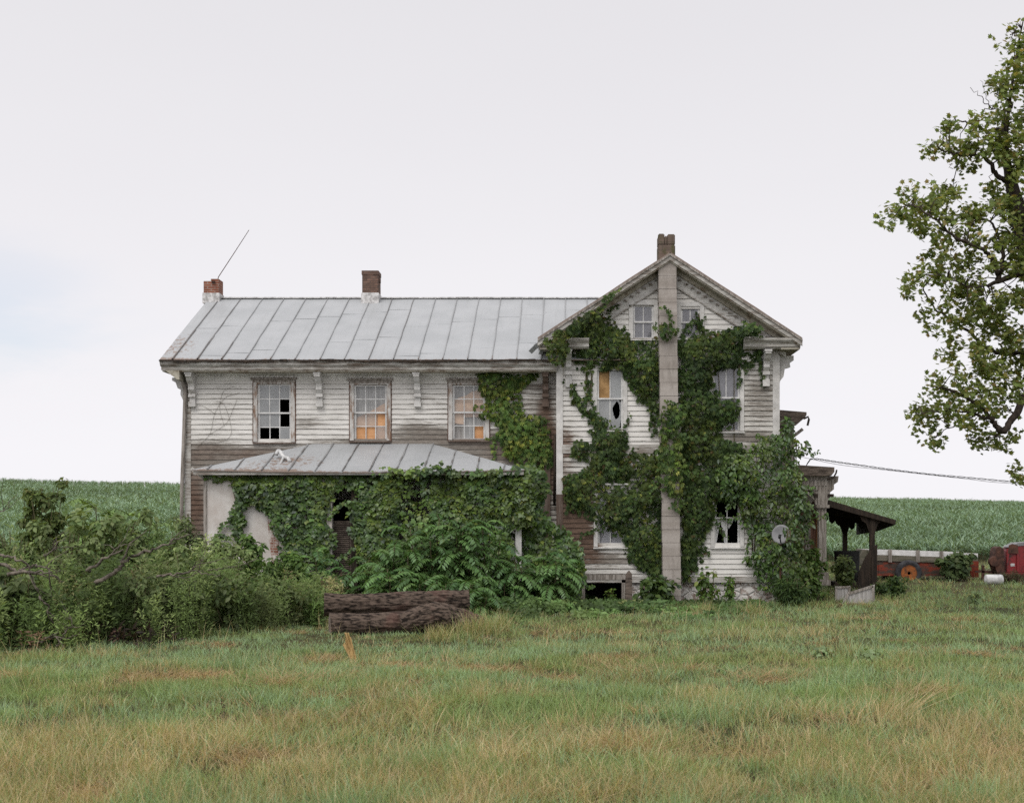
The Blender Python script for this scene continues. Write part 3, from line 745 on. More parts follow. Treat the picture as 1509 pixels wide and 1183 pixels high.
# curled flashing where the roofs meet
mb = MB()
pts = [P(781, 519, -.22), P(789, 511, -.25), P(796, 506, -.3), P(799, 513, -.33), P(796, 522, -.28)]
for a, b in zip(pts[:-1], pts[1:]): mb.bar(a, b, .02, .13, (0, -.6, .8))
mb.build('lifted_flashing', MAT['tin'], house)
# horizontal band boards on the gable
MB().box(XR + .1, XE - .1, -.045, -.02, PZ(668, 0), PZ(655, 0)).build('band_board', MAT['trim_bad'], house)
MB().box(XR, XE, -.05, -.02, PZ(858, 0), PZ(849, 0)).build('water_table', MAT['trim_bad'], house)

# --- chimneys
mb = MB(); rows = 26; z0, z1 = -.1, 8.3
for k in range(rows):
    a, b = z0 + (z1 - z0) * k / rows, z0 + (z1 - z0) * (k + 1) / rows
    t = 1 - k / rows; x0 = 2.30 + .12 * t + random.uniform(-.006, .006); x1 = x0 + .435 + random.uniform(-.004, .004); yy = -.43 + random.uniform(-.006, .006)
    mb.box(x0, x1, yy, -.025, a + .004, b)
    mb.box(x0 + .005, x1 - .005, yy + .005, -.027, a - .006, a + .004)
mb.build('flue_stack', MAT['block'], house, bevel=.006)
mb = MB(); 
xa, xb = PX(969, -.2), PX(994, -.2); zt = PZ(347, -.2)
mb.box(xa, xb, -.4, .05, 8.1, zt - .27); n = 9
for (a, b, h) in ((xa, xa + .16, 0), (xa + .16, xa + .22, -.045), (xa + .22, xb, -.01)):
    mb.box(a + .004, b - .004, -.39, -.2, zt - .268, zt + h); mb.box(a + .004, b - .004, -.196, .04, zt - .268, zt + h - .03)
mb.build('chimney', MAT['block_top'], gr, bevel=.02)['label'] = 'mossy block chimney with a notched top'
y = RY
mb = MB(); xa, xb = PX(303, y), PX(325.5, y); zt = PZ(413, y)
mb.box(xa, xa + .22, y - .2, y + .22, RZ - .1, zt - .06); mb.box(xa + .2, xb, y - .205, y + .225, RZ - .1, zt)
c1 = mb.build('chimney', MAT['brick_red'], roof, bevel=.008); c1['label'] = 'short red brick chimney with stepped top'
MB().box(xa - .02, xb + .02, y - .24, y + .25, RZ - .16, RZ + .12).build('flashing', MAT['flashing'], c1)
y = RY - .1
mb = MB(); xa, xb = PX(535.5, y), PX(559, y); zt = PZ(401, y)
mb.box(xa, xb, y - .21, y + .25, RZ - .2, zt - .12); mb.box(xa - .015, xb + .015, y - .225, y + .265, zt - .12, zt); mb.box(xb, xb + .03, y - .1, y + .1, zt - .3, zt - .16)
c2 = mb.build('chimney', MAT['brick_old'], roof, bevel=.008); c2['label'] = 'tall sooty brick chimney'
MB().box(xa - .02, xb + .02, y - .26, y + .27, RZ - .34, RZ + .1).build('flashing', MAT['flashing'], c2)

# --- front porch
PY = -1.9; PFZ = 3.23; PBZ = PZ(654, YW)
pl, pr = PX(283, PY), PX(773, PY); bl, br = PX(462, YW), PX(637, YW)
def prust(u, v): return .56 * math.exp(-((u - .2) / .2) ** 2 - ((v - .3) / .4) ** 2) + .45 * math.exp(-(v / .06) ** 2) + .08
# front slope as a trapezoid: param by sheet with hips
def hip_sheet(a, b, c, d, n, seamx, name, parent):
    mb = MB(); vs = []; at = []; nu, nv = n
    a, b, c, d = map(Vector, (a, b, c, d)); nrm = (b - a).cross(d - a).normalized()
    if nrm.z < 0: nrm.negate()
    for j in range(nv + 1):
        for i in range(nu + 1):
            u, v = i / nu, j / nv; p = a.lerp(b, u).lerp(d.lerp(c, u), v)
            sag = -.05 * sin(u * pi) * (1 - v) + .02 * (float(fbm(np.array([p.x * 1.3]), np.array([p.y * 1.3]))[0]) - .5)
            vs.append(p + Vector((0, 0, sag))); at.append((prust(u, v), 0, 0, 1))
    n0 = len(vs); vs += [v - Vector((0, 0, .03)) for v in vs]; at += [(.9, .5, 0, 1)] * n0
    fs = []
    for j in range(nv):
        for i in range(nu):
            k = j * (nu + 1) + i; fs += [(k, k + 1, k + nu + 2, k + nu + 1), (n0 + k, n0 + k + nu + 1, n0 + k + nu + 2, n0 + k + 1)]
    for i in range(nu): fs.append((i, n0 + i, n0 + i + 1, i + 1))
    mb.add(vs, fs, at)
    for x in seamx:
        tl = 1.0
        if x < d.x: tl = (x - a.x) / (d.x - a.x)
        if x > c.x: tl = (b.x - x) / (b.x - c.x)
        pts = []; u0 = (x - a.x) / (b.x - a.x)
        for k in range(7):
            v = tl * k / 6; y = a.y + (d.y - a.y) * v; z = a.z + (d.z - a.z) * v; sag = -.05 * sin(u0 * pi) * (1 - v)
            pts.append(Vector((x + random.uniform(-.01, .01), y, z + sag + .012)))
        for p, q in zip(pts[:-1], pts[1:]):
            b0 = len(mb.v); mb.bar(p, q, random.uniform(.018, .04), .035); mb.a += [(.3, random.uniform(.4, 1.1), 0, 1)] * 8
    return mb.build(name, MAT['tin'], parent)
porch = hip_sheet((pl, PY, PFZ), (pr, PY, PFZ), (br, YW - .03, PBZ), (bl, YW - .03, PBZ), (60, 12), np.arange(pl + .35, pr - .2, .62), 'porch_roof', house)
for (p, q, r_) in (((pl, PY, PFZ), (bl, YW - .03, PBZ), (pl, YW - .03, PFZ)), ((pr, PY, PFZ), (pr, YW - .03, PFZ), (br, YW - .03, PBZ))):
    t = MB(); t.add([p, q, r_], [(0, 1, 2)], [(.3, 0, 0, 1)] * 3); t.build('hip_slope', MAT['tin'], porch)
mb = MB(); mb.box(pl + .02, pr - .02, PY + .03, PY + .07, PFZ - .12, PFZ - .035); mb.box(pl + .03, pr - .03, PY + .07, YW - .04, PFZ - .1, PFZ - .06)
mb.build('eave_board', MAT['trim_bad'], porch)
PWY = -1.55
wx0, wx1 = PX(303, PWY), PX(489, PWY)
mb = MB(); mb.box(wx0, wx1, PWY, PWY + .16, -.1, PFZ - .1); mb.box(wx0, wx0 + .14, PWY + .16, YW - .03, -.1, PFZ - .1)
pw = mb.build('porch_wall', MAT['plaster'], porch)
mb = MB(); mb.prism([(PX(px, PWY), PZ(py, PWY)) for px, py in ((393, 742), (401, 748), (405, 775), (411, 800), (409, 828), (413, 850), (402, 850), (400, 820), (396, 790))], 'y', PWY - .008, PWY + .02)
mb.build('bare_brick', MAT['brick_plaster'], pw)
MB().box(wx0 - .04, wx0 + .03, PWY - .03, PWY + .0, 0, PFZ - .12).build('corner_board', MAT['greywood'], porch)
MB().bar(P(282, 690, PWY), P(303, 706, PWY), .06, .07).build('brace', MAT['trim_bad'], porch)
mb = MB(); mb.box(wx0 + .2, PX(772, PWY), PWY + .17, YW - .03, .3, .42); mb.build('porch_floor', MAT['greywood'], porch)
for px in (522, 640, 764):
    x = PX(px, PWY); mb = MB(); mb.box(x - .07, x + .07, PWY + .0, PWY + .14, 0, PFZ - .1); mb.box(x - .1, x + .1, PWY - .03, PWY + .17, PFZ - .3, PFZ - .2)
    mb.build('porch_post', MAT['trim' if px > 700 else 'darkwood'], porch)
mb = MB(); mb.box(PX(488, -1.2), PX(518, -1.2), -1.22, -1.17, .42, 2.05)
dr = mb.build('porch_door', MAT['oldbrown'], porch)
mb = MB()
for k in range(32):
    z = .5 + k * .047; mb.prism([(-1.225, z), (-1.25, z), (-1.225, z + .04)], 'x', PX(490, -1.2), PX(515, -1.2))
mb.build('louvre_panel', MAT['oldbrown'], dr)

# --- side bay, side porch, rear ell and lean-to on the right
bx = PX(1170, 3); 
mb = MB(); mb.box(XE + .03, bx, 3, 6.5, 0, 4.75); mb.build('side_bay', MAT['greywood'], house)
mb = MB(); rt = PX(1187, 2.9)
mb.prism([(XE + .03, 5.06), (rt, 4.96), (rt, 4.88), (rt - .06, 4.8), (bx, 4.6), (XE + .03, 4.6)], 'y', 2.75, 6.9); mb.build('bay_cornice', MAT['oldbrown'], house)
mb = MB(); mb.tube([P(1184, 617, 2.72), P(1191, 614, 2.7), P(1192, 618, 2.7), P(1190, 627, 2.7)], .03, 6); mb.build('gutter_remnant', MAT['darkwood'], house); mb = MB(); mb.tube([P(1169, 643, 2.95), P(1183, 632, 2.9)], .045, 6); mb.build('gutter_remnant', MAT['greywood'], house)
SY = 1.3; sx = PX(1229, SY)
mb = MB(); mb.prism([(XE + .03, 3.52), (sx, 3.42), (sx, 3.3), (sx - .08, 3.2), (XE + .03, 3.2)], 'y', SY - .05, 5.2)
sp = mb.build('side_porch_roof', MAT['oldbrown'], house)
mb = MB(); mb.box(XE + .04, sx - .1, SY + .1, SY + .22, 2.84, 3.2); mb.box(sx - .42, sx - .24, SY + .22, 5.1, 2.84, 3.2)
for k in range(16): mb.box(XE + .1 + k * .09, XE + .15 + k * .09, SY + .08, SY + .1, 2.95, 3.1)
mb.build('side_porch_frieze', MAT['greywood'], sp)
def side_col(x, y, w):
    mb = MB()
    mb.box(x - w * .75, x + w * .75, y - w * .75, y + w * .75, .52, .72); mb.box(x - w * .5, x + w * .5, y - w * .5, y + w * .5, .72, 2.42)
    mb.box(x - w * .85, x + w * .85, y - w * .85, y + w * .85, 2.38, 2.46); mb.box(x - w * .6, x + w * .6, y - w * .6, y + w * .6, 2.46, 2.84)
    for s in (-1, 1):
        mb.prism([(x + s * w * .5, 3.2), (x + s * .42, 3.2), (x + s * .4, 3.05), (x + s * .3, 2.98), (x + s * .3, 2.86), (x + s * .2, 2.78), (x + s * .2, 2.66), (x + s * w * .5, 2.5)], 'y', y - .07, y + .07)
    return mb.build('side_porch_column', MAT['greywood'], sp)
cx_ = PX(1211, SY + .2); side_col(cx_, SY + .2, .2); side_col(PX(1190, SY + 1.8), SY + 1.8, .14)
mb = MB(); pts = [(cx_ - .1, SY + .2, 2.3), (cx_ - .18, SY + .2, 2.6), (cx_ - .4, SY + .2, 2.8), (cx_ - .75, SY + .2, 2.86)]
for a, b in zip(pts[:-1], pts[1:]): mb.bar(a, b, .06, .12, (0, 1, 0))
mb.build('arch_bracket', MAT['greywood'], sp)
mb = MB(); mb.tube([P(1219, 706, SY), P(1228, 704, SY), P(1232, 697, SY), P(1233, 692, SY)], .022, 6); mb.build('gutter_remnant', MAT['darkwood'], sp); mb = MB(); mb.box(sx - .5, sx + .02, SY + .1, SY + .25, 2.66, 2.74); mb.build('bracket_ledge', MAT['darkwood'], sp)
mb = MB(); mb.box(XE + .04, PX(1224, SY), SY, 5, .4, .53); mb.build('side_porch_floor', MAT['greywood'], house)
mb = MB(); mb.box(PX(1188, SY), PX(1204, SY), SY + .05, SY + .4, -.1, .4); mb.build('brick_pier', MAT['brick_red'], house); mb = MB(); mb.box(XE + .1, XE + .4, SY + .05, SY + .4, -.1, .4); mb.build('brick_pier', MAT['brick_red'], house)
ex = 7.62
mb = MB(); mb.box(XE + .03, ex, 6.6, 12, 0, 2.62); mb.prism([(XE + .03, 3.3), (ex, 2.62), (XE + .03, 2.62)], 'y', 6.6, 12); mb.build('rear_ell', MAT['rustwood'], house)
mb = MB(); mb.box(ex - .05, ex + .09, 6.45, 6.6, .2, 2.3); mb.build('door_jamb', MAT['amberwood'], house)
LY0, LY1 = 6.0, 10.6
la, lb = P(1210, 733, LY0), P(1320, 766, LY0)
mb = MB(); mb.prism([(la.x, la.z), (lb.x, lb.z), (lb.x, lb.z - .14), (la.x, la.z - .2)], 'y', LY0, LY0 + .06)
mb.prism([(la.x - .6, la.z + .19), (la.x, la.z - .01), (lb.x + .03, lb.z - .0), (lb.x + .03, lb.z - .05), (la.x, la.z - .06), (la.x - .6, la.z + .12)], 'y', LY0 + .06, LY1)
for k in range(6):
    y = LY0 + .5 + k * .8; mb.prism([(la.x, la.z - .06), (lb.x, lb.z - .05), (lb.x, lb.z - .13), (la.x, la.z - .16)], 'y', y, y + .06)
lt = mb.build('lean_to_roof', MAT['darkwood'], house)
for (px, y) in ((1285, LY0 + .15), (1245, LY1 - .2)):
    x = PX(px, y); zt = la.z + (lb.z - la.z) * (x - la.x) / (lb.x - la.x) - .06
    mb = MB(); mb.box(x - .07, x + .07, y - .07, y + .07, -.05, zt)
    for s in (-1, 1): mb.prism([(x + s * .07, zt), (x + s * .42, zt - .02 - s * .1), (x + s * .3, zt - .16), (x + s * .18, zt - .24), (x + s * .12, zt - .4), (x + s * .07, zt - .55)], 'y', y - .03, y + .03)
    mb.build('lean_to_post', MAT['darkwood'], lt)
mb = MB(); y = LY1 - .1
for k in range(9):
    x = la.x + .1 + k * .22; z = la.z + (lb.z - la.z) * (x - la.x) / (lb.x - la.x) - .1
    mb.prism([(x, z), (x + .22, z - .06), (x + .2, z - .26), (x + .11, z - .33), (x + .02, z - .24)], 'y', y, y + .03)
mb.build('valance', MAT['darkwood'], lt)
mb = MB(); mb.prism([(LY0 + .06, lb.z - .05), (LY1, lb.z - .05), (LY1, 1.58), (LY0 + 2, 1.72), (LY0 + .06, lb.z - .15)], 'x', lb.x - .06, lb.x - .02); mb.build('eave_board', MAT['darkwood'], lt)
# ------------------------------------------------------------------ small things on and round the house
a = thing('antenna_rod', 'thin leaning antenna rod wired to the short red chimney', 'antenna', P(318, 416, RY))
mb = MB(); mb.tube([P(313, 440, RY), P(322, 408, RY), P(345, 373, RY), P(367, 339, RY)], [.012, .012, .01, .008], 6); mb.build('rod', MAT['rust'], a)
mb = MB(); p = P(318, 418, RY); mb.box(p.x - .04, p.x + .04, p.y - .25, p.y - .2, p.z - .03, p.z + .03); mb.build('clamp', MAT['rust'], a)
DY = -.75
p = P(1151, 787, DY); d = thing('satellite_dish', 'round grey satellite dish half sunk in the broad-leaved vine', 'satellite dish', p)
n = Vector((-.28, -.93, .22)).normalized(); u = n.cross(Vector((0, 0, 1))).normalized(); w = u.cross(n)
mb = MB(); vs = []; fs = []; R = .225; K = 28
for j in range(6):
    r = R * j / 5; h = -.22 * (r ** 2 - R ** 2) / R * .8
    for k in range(K): vs.append(p + u * cos(2 * pi * k / K) * r + w * sin(2 * pi * k / K) * r * 1.06 - n * h)
for j in range(5):
    for k in range(K): fs.append((j * K + k, j * K + (k + 1) % K, (j + 1) * K + (k + 1) % K, (j + 1) * K + k))
mb.add(vs, fs); o = mb.build('reflector', MAT['dish'], d, True); sm = o.modifiers.new('s', 'SOLIDIFY'); sm.thickness = .008
mb = MB(); lo = p - w * .2; f_ = p + n * .3 - w * .12; mb.bar(lo, f_, .025, .025); mb.bar(f_ + Vector((0, 0, -.03)), f_ + n * -.08 + Vector((0, 0, .05)), .06, .05); mb.build('feed_arm', MAT['black'], d)
mb = MB(); q = p - n * .1; mb.tube([q, q + Vector((0, .15, -.1)), Vector((q.x, DY + .25, 0))], .025, 8); mb.build('mast', MAT['rust'], d)

c = thing('power_line', 'twisted black service cable running from the side porch past the field', 'cable', P(1190, 678, 1.6))
far = [(1187, 689, 1.6), (1192, 680, 1.6), (1200, 676, 1.6), (1240, 681.5, 1.8), (1300, 690, 2.2), (1360, 697.5, 2.6), (1430, 704, 3), (1509, 711, 3.5), (1600, 716, 4), (1800, 720, 5)]
def smooth(pts, k=8):
    out = []
    for i in range(len(pts) - 1):
        p0 = pts[max(i - 1, 0)]; p1 = pts[i]; p2 = pts[i + 1]; p3 = pts[min(i + 2, len(pts) - 1)]
        for j in range(k):
            t = j / k; out.append(.5 * ((2 * p1) + (p2 - p0) * t + (2 * p0 - 5 * p1 + 4 * p2 - p3) * t * t + (3 * p1 - p0 - 3 * p2 + p3) * t ** 3))
    return out + [pts[-1]]
L = smooth([P(*q) for q in far], 14)
mb = MB()
for s in (0, pi):
    mb.tube([q + Vector((0, cos(i * 1.1 + s) * .018, sin(i * 1.1 + s) * .018)) for i, q in enumerate(L)], .0085, 5)
mb.build('twisted_cable', MAT['black'], c)
mb = MB(); mb.tube(smooth([P(1176, 672, 1.6), P(1240, 685, 1.8), P(1320, 694, 2.2), P(1420, 705, 3), P(1509, 713, 3.5), P(1800, 724, 5)], 8), .006, 5); mb.build('lower_wire', MAT['black'], c)
mb = MB(); mb.tube([P(1185, 671, 1.6), P(1178, 670, 1.7), P(1172, 672, 2.2)], .03, 6); mb.build('insulator', MAT['black'], c)

def pipe_mesh():
    mb = MB(); y = -1.1
    z = lambda px: PFZ + .34 * ((y - PY) / 2.3) * 2.2
    b = P(418, 672, y); zz = PFZ + (y - PY) * .32 + .05
    pts = [P(407, 669, -.95), P(410, 663, -.9), P(414, 666, -.95), P(418, 672, -1.1), P(424, 674, -1.1), P(427, 679, -1.2)]
    off = zz + .03 - b.z
    mb.tube([p + Vector((0, 0, off)) for p in smooth(pts, 4)], .045, 8)
    mb.tube([P(418, 672, -1.1) + Vector((0, 0, off)), P(412, 681, -1.35) + Vector((0, 0, off - .06))], .03, 6)
    return mb
tag(pipe_mesh().build('broken_pipe', MAT['whiteplastic'], None, True), 'broken white pipe elbow lying on the porch roof', 'pipe')

def log(name, label, pts, rad, seed, hump=0, ends=True):
    """a lying trunk; pts centre line"""
    base = Vector((pts[0][0], pts[0][1], 0)); t = thing(name, label, 'log', base)
    pts = smooth([Vector(p) for p in pts], 16); n = len(pts); K = 72; vs = []; fs = []
    for i, p in enumerate(pts):
        d = (pts[min(i + 1, n - 1)] - pts[max(i - 1, 0)]).normalized(); up = Vector((0, 0, 1)); x = d.cross(up).normalized(); u = x.cross(d)
        r0 = np.interp(i / (n - 1), np.linspace(0, 1, len(rad)), rad)
        for k in range(K):
            a_ = 2 * pi * k / K
            q = float(fbm(np.array([i * .22 + seed * 9]), np.array([k * .8 + .25 * i * (.5 - (seed % 2))]), 2)[0]) - .5
            q2 = float(fbm(np.array([i * .08 + seed * 9]), np.array([5 + 3 * cos(a_) + 3 * sin(a_)]))[0]) - .5
            r = r0 * (1 + .26 * q + .14 * q2)
            vs.append(p + x * cos(a_) * r + u * sin(a_) * r)
    for i in range(n - 1):
        for k in range(K): fs.append((i * K + k, i * K + (k + 1) % K, (i + 1) * K + (k + 1) % K, (i + 1) * K + k))
    mb = MB(); mb.add(vs, fs); mb.build('bark', MAT['bark_log'], t, True)
    for e in (vs[:K], vs[-K:]): mb = MB(); mb.add(e, [tuple(range(K))]); mb.build('cut_end', MAT['endgrain'], t)
    return t
YB = -7.0; lz = .33
log('log', 'long straight dark-barked log, the rear one of the pile', [(PX(479, YB), YB - .1, .49), (PX(540, YB), YB + .05, .48), (PX(620, YB), YB + .3, .5), (PX(687, YB), YB + .5, .5)], [.215, .195, .205, .215, .215], 1)
YB2 = -7.75
log('log', 'thick front log with a pale sawn left end and ragged bark', [(PX(495, YB2), YB2 - .6, .2), (PX(550, YB2), YB2 - .4, .2), (PX(622, YB2), YB2 - .1, .22)], [.215, .195, .195, .22], 2)
log('log', 'bent stump-like log humped up at the right of the pile', [(PX(598, YB2), YB2 - .35, .2), (PX(622, YB2), YB2 - .35, .29), (PX(645, YB2), YB2 - .32, .33), (PX(678, YB2), YB2 - .2, .24), (PX(710, YB2), YB2 - .1, .13)], [.19, .22, .25, .26, .22, .17], 3)

# splintered straw-coloured stake leaning in the lawn
mb = MB(); bY = -11.9; b = P(524, 973, bY); b.z = gz1(b.x, bY) - .1
for k in range(14):
    dx = random.uniform(-.05, .05); dy = random.uniform(-.04, .04); q = P(511 + random.uniform(-5, 6), 938 + random.uniform(-6, 12), bY - dy)
    mb.bar(b + Vector((dx, dy, 0)), q, random.uniform(.02, .045), random.uniform(.015, .03))
tag(mb.build('split_stake', MAT['straw_wood'], None), 'splintered yellow wooden stake leaning in the grass before the logs', 'stake')
mb = MB(); y = -.5; mb.prism([(PX(921, y), -.1), (PX(932, y), -.1), (PX(931, y), PZ(845, y)), (PX(927, y), PZ(840, y)), (PX(922, y), PZ(846, y))], 'y', y - .08, y + .1)
tag(mb.build('wooden_post', MAT['oldbrown'], None, bevel=.01), 'stout brown wooden post standing beside the cellar opening', 'post')
p = P(832, 893, -1.4); t = thing('bucket', 'small white plastic bucket lying beside the cellar opening', 'bucket', (p.x, p.y, .0))
mb = MB(); gz0 = gz1(p.x, p.y); mb.lathe((p.x - .09, p.y, gz0 + .14), [(.0, 0), (.09, 0), (.115, .2), (.125, .2), (.125, .22), (.105, .22), (.085, .02), (0, .02)], 18, 'x'); mb.build('pail', MAT['whiteplastic'], t, True)
mb = MB(); mb.tube([(p.x - .1, p.y, gz0 + .18), (p.x - .25, p.y - .03, gz0 + .08), (p.x - .33, p.y, gz0 + .04)], .008, 5); mb.build('handle', MAT['greywood'], t)
p = P(1001, 897, -1.2); mb = MB(); g0 = gz1(p.x, p.y)
mb.prism([(p.x - .17, g0 + .02), (p.x + .15, g0 + .0), (p.x + .17, g0 + .05), (p.x + .05, g0 + .12), (p.x - .05, g0 + .1), (p.x - .14, g0 + .09)], 'y', p.y - .1, p.y + .1)
tag(mb.build('plastic_scrap', MAT['redplastic'], None, bevel=.015), 'scrap of bright red plastic below the block flue stack', 'scrap')

# leaning old panelled boards by the side porch
def panel(name, label, q, Y, th, mat, fr):
    """q: TL TR BR BL in picture, board with raised rails"""
    pts = [P(px, py, Y) for px, py in q]; t = thing(name, label, 'panel', (pts[3].x, Y, 0)); mb = MB()
    mb.prism([(v.x, v.z) for v in pts], 'y', Y, Y + th); o = mb.build('board', MAT[mat], t)
    c_ = sum(pts, Vector()) / 4; mb = MB()
    for a, b in zip(pts, pts[1:] + pts[:1]):
        a2 = a.lerp(c_, .12); b2 = b.lerp(c_, .12); mb.bar(a2 - Vector((0, .015, 0)), b2 - Vector((0, .015, 0)), fr, .04, (0, 1, 0))
    mb.build('rails', MAT['greywood'], t)
panel('old_panel', 'greyish white panelled board sloping beside the side porch steps', [(1247, 874), (1289, 861), (1289, 892), (1241, 890)], .5, .05, 'greyblind', .06)
panel('old_panel', 'shorter grey panelled board behind the sloping white one', [(1231, 864), (1253, 863), (1252, 884), (1230, 886)], 1.2, .05, 'greyblind', .05)
y = 5.2; mb = MB(); mb.prism([(PX(1262, y), -.05), (PX(1292, y), -.05), (PX(1293, y), PZ(802, y)), (PX(1287, y), PZ(805, y)), (PX(1275, y), PZ(822, y)), (PX(1265, y), PZ(845, y))], 'y', y, y + .06)
mb.box(PX(1284, y), PX(1287, y), y - .03, y, 0, 1.0)
tag(mb.build('leaning_door', MAT['darkwood'], None), 'broken dark brown door leaning on the lean-to post', 'door')
p = P(1248, 870, 7.2); mb = MB(); mb.lathe((p.x, p.y, 0), [(.0, .2), (.33, .2), (.37, .6), (.38, 1.1), (.4, 1.13), (.37, 1.13), (.36, 1.1), (.3, .9), (0, .9)], 24)
t = thing('tub', 'black plastic tub standing under the lean-to roof', 'tub', (p.x, p.y, 0)); mb.build('tub_body', MAT['black'], t, True)
mb = MB(); mb.box(p.x - .45, p.x + .45, p.y - .4, p.y + .4, -.05, .2); tag(mb.build('wooden_platform', MAT['darkwood'], None), 'dark timber platform under the black tub', 'platform')

# --- farm wagon
WY = 12.0; gw = 0
wg = thing('farm_wagon', 'low red farm wagon with white-topped board sides parked by the cornfield', 'wagon', (PX(1360, WY), WY, 0))
x0, x1 = PX(1282, WY), PX(1441, WY); zt = PZ(810, WY)
def plank(name, za, zb, mat, y0, y1, s=0, xa=None, xb=None):
    xa = x0 if xa is None else xa; xb = x1 if xb is None else xb
    return MB().prism([(xa, za), (xb, za + s), (xb, zb + s), (xa, zb)], 'y', y0, y1).build(name, MAT[mat], wg)
sl = -.12
plank('top_board', zt - .16, zt, 'whiteboard', WY - .0, WY + .05, sl); plank('side_board', zt - .36, zt - .165, 'greenboard', WY - .01, WY + .05, sl)
plank('top_board', zt - .16, zt, 'whiteboard', WY + 1.8, WY + 1.85, sl); plank('side_board', zt - .36, zt - .165, 'greenboard', WY + 1.8, WY + 1.86, sl)
mb = MB(); mb.box(x0, x1, WY + .05, WY + 1.8, .45, .55); mb.build('bed', MAT['greenboard'], wg)
mb = MB(); mb.prism([(x0 + .05, .16), (x1 - .3, .13), (x1 - .3, .6), (x0 + .05, .68)], 'y', WY + .03, WY + .08); mb.box(x1 - .26, x1 + .02, WY - .02, WY + .08, .1, .66)
for k in range(4):
    xx = x0 + .3 + k * 1.0; mb.box(xx, xx + .08, WY + .01, WY + .03, .15, .6)
mb.build('lower_panel', MAT['orange_red'], wg)
for k, px in enumerate((1311, 1352, 1387)):
    x = PX(px, WY); MB().box(x - .06, x + .06, WY - .07, WY - .01, zt - .42, zt + .02 - .03 * k).build('stake', MAT['greywood'], wg)
mb = MB(); mb.prism([(WY, .5), (WY + 1.8, .5), (WY + 1.8, zt), (WY, zt)], 'x', x0 - .05, x0); mb.prism([(x0 - .38, .75), (x0 - .05, .6), (x0 - .05, zt), (x0 - .2, zt + .02)], 'y', WY + .1, WY + .16); mb.build('front_board', MAT['greenboard'], wg)
def wheel(x, y, z, R, par):
    mb = MB(); prof = [(R * .62, -.1), (R * .8, -.13), (R * .95, -.11), (R, -.05), (R, .05), (R * .95, .11), (R * .8, .13), (R * .62, .1)]
    w = MB().lathe((x, y, z), prof + prof[:1], 36, 'y', False).build('wheel', MAT['tyre'], par, True)
    mb.lathe((x, y, z), [(R * .62, -.09), (R * .58, -.1), (R * .52, -.04), (R * .3, -.02), (R * .27, -.07), (R * .12, -.09), (0, -.09), (0, -.02)], 28, 'y')
    mb.build('rim', MAT['rim'], w)
    mb = MB()
    for k in range(5):
        t = 2 * pi * k / 5; mb.lathe((x + cos(t) * R * .38, y, z + sin(t) * R * .38), [(.035, -.03), (.035, -.06), (0, -.06)], 8, 'y')
    mb.build('hub_bolts', MAT['rust'], w)
wx = PX(1338.5, WY - .1)
wheel(wx, WY - .1, PZ(844, WY), .45, wg); wheel(wx, WY + 1.9, PZ(844, WY), .45, wg)
mb = MB(); mb.tube([(wx, WY - .1, PZ(844, WY)), (wx, WY + 1.9, PZ(844, WY))], .05, 8); mb.bar((x1 - .1, WY + .9, .35), (x1 + .9, WY + .9, .2), .08, .08); mb.build('axle', MAT['rust'], wg)

# --- red machine at the edge of the picture
RYm = 11.0; rm = thing('farm_machine', 'bright red farm machine with rusty round end plate beyond the lawn', 'machine', (PX(1500, RYm), RYm, 0))
rx = lambda px: PX(px, RYm); rz = lambda py: PZ(py, RYm)
mb = MB()
mb.prism([(rx(1484), rz(844)), (rx(1486), rz(812)), (rx(1492), rz(803)), (rx(1504), rz(803)), (rx(1540), rz(798)), (rx(1570), rz(812)), (rx(1570), rz(844))], 'y', RYm, RYm + .7); mb.build('body', MAT['red'], rm, bevel=.03)
mb = MB()
for px in (1483, 1498, 1514, 1535): mb.box(rx(px), rx(px) + .07, RYm - .05, RYm, rz(842), rz(808))
mb.box(rx(1481), rx(1570), RYm - .04, RYm, rz(847), rz(843)); mb.build('ribs', MAT['red'], rm)
mb = MB(); mb.box(rx(1489), rx(1495), RYm - .012, RYm - .002, rz(834), rz(830)); mb.build('label_plate', MAT['whiteplastic'], rm)
mb = MB(); mb.prism([(rx(1486), rz(806)), (rx(1500), rz(799.5)), (rx(1545), rz(797)), (rx(1545), rz(801)), (rx(1502), rz(804))], 'y', RYm - .02, RYm + .6); mb.build('top_cover', MAT['dish'], rm)
mb = MB(); mb.prism([(rx(1484), rz(815)), (rx(1486), rz(803)), (rx(1491), rz(801)), (rx(1499), rz(803)), (rx(1500), rz(815))], 'y', RYm - .06, RYm - .03); mb.build('shield', MAT['rust'], rm)
c0 = (rx(1472), RYm + .1, rz(826)); mb = MB(); mb.prism([(rx(1466), rz(815)), (rx(1468), rz(807)), (rx(1473), rz(805)), (rx(1479), rz(809)), (rx(1480), rz(846)), (rx(1470), rz(846)), (rx(1465), rz(832))], 'y', RYm - .03, RYm + .5)
mb.lathe((rx(1464), RYm, rz(827)), [(0, -.1), (.16, -.1), (.18, 0), (.16, .1), (0, .1)], 14, 'y'); mb.build('end_plate', MAT['rust'], rm)
mb = MB(); mb.box(rx(1470), rx(1570), RYm - .1, RYm - .02, rz(850), rz(846)); mb.bar((rx(1480), RYm - .1, rz(847)), (rx(1470), RYm - 1.2, .15), .07, .07); mb.bar((rx(1500), RYm - .05, rz(850)), (rx(1500), RYm - .05, -.05), .1, .1); mb.box(rx(1440), rx(1470), RYm + .2, RYm + .26, .3, .36); mb.box(rx(1450), rx(1454), RYm + .2, RYm + .26, -.05, .55); mb.build('frame', MAT['rust'], rm)
wheel(rx(1535), RYm - .25, .4, .45, rm)
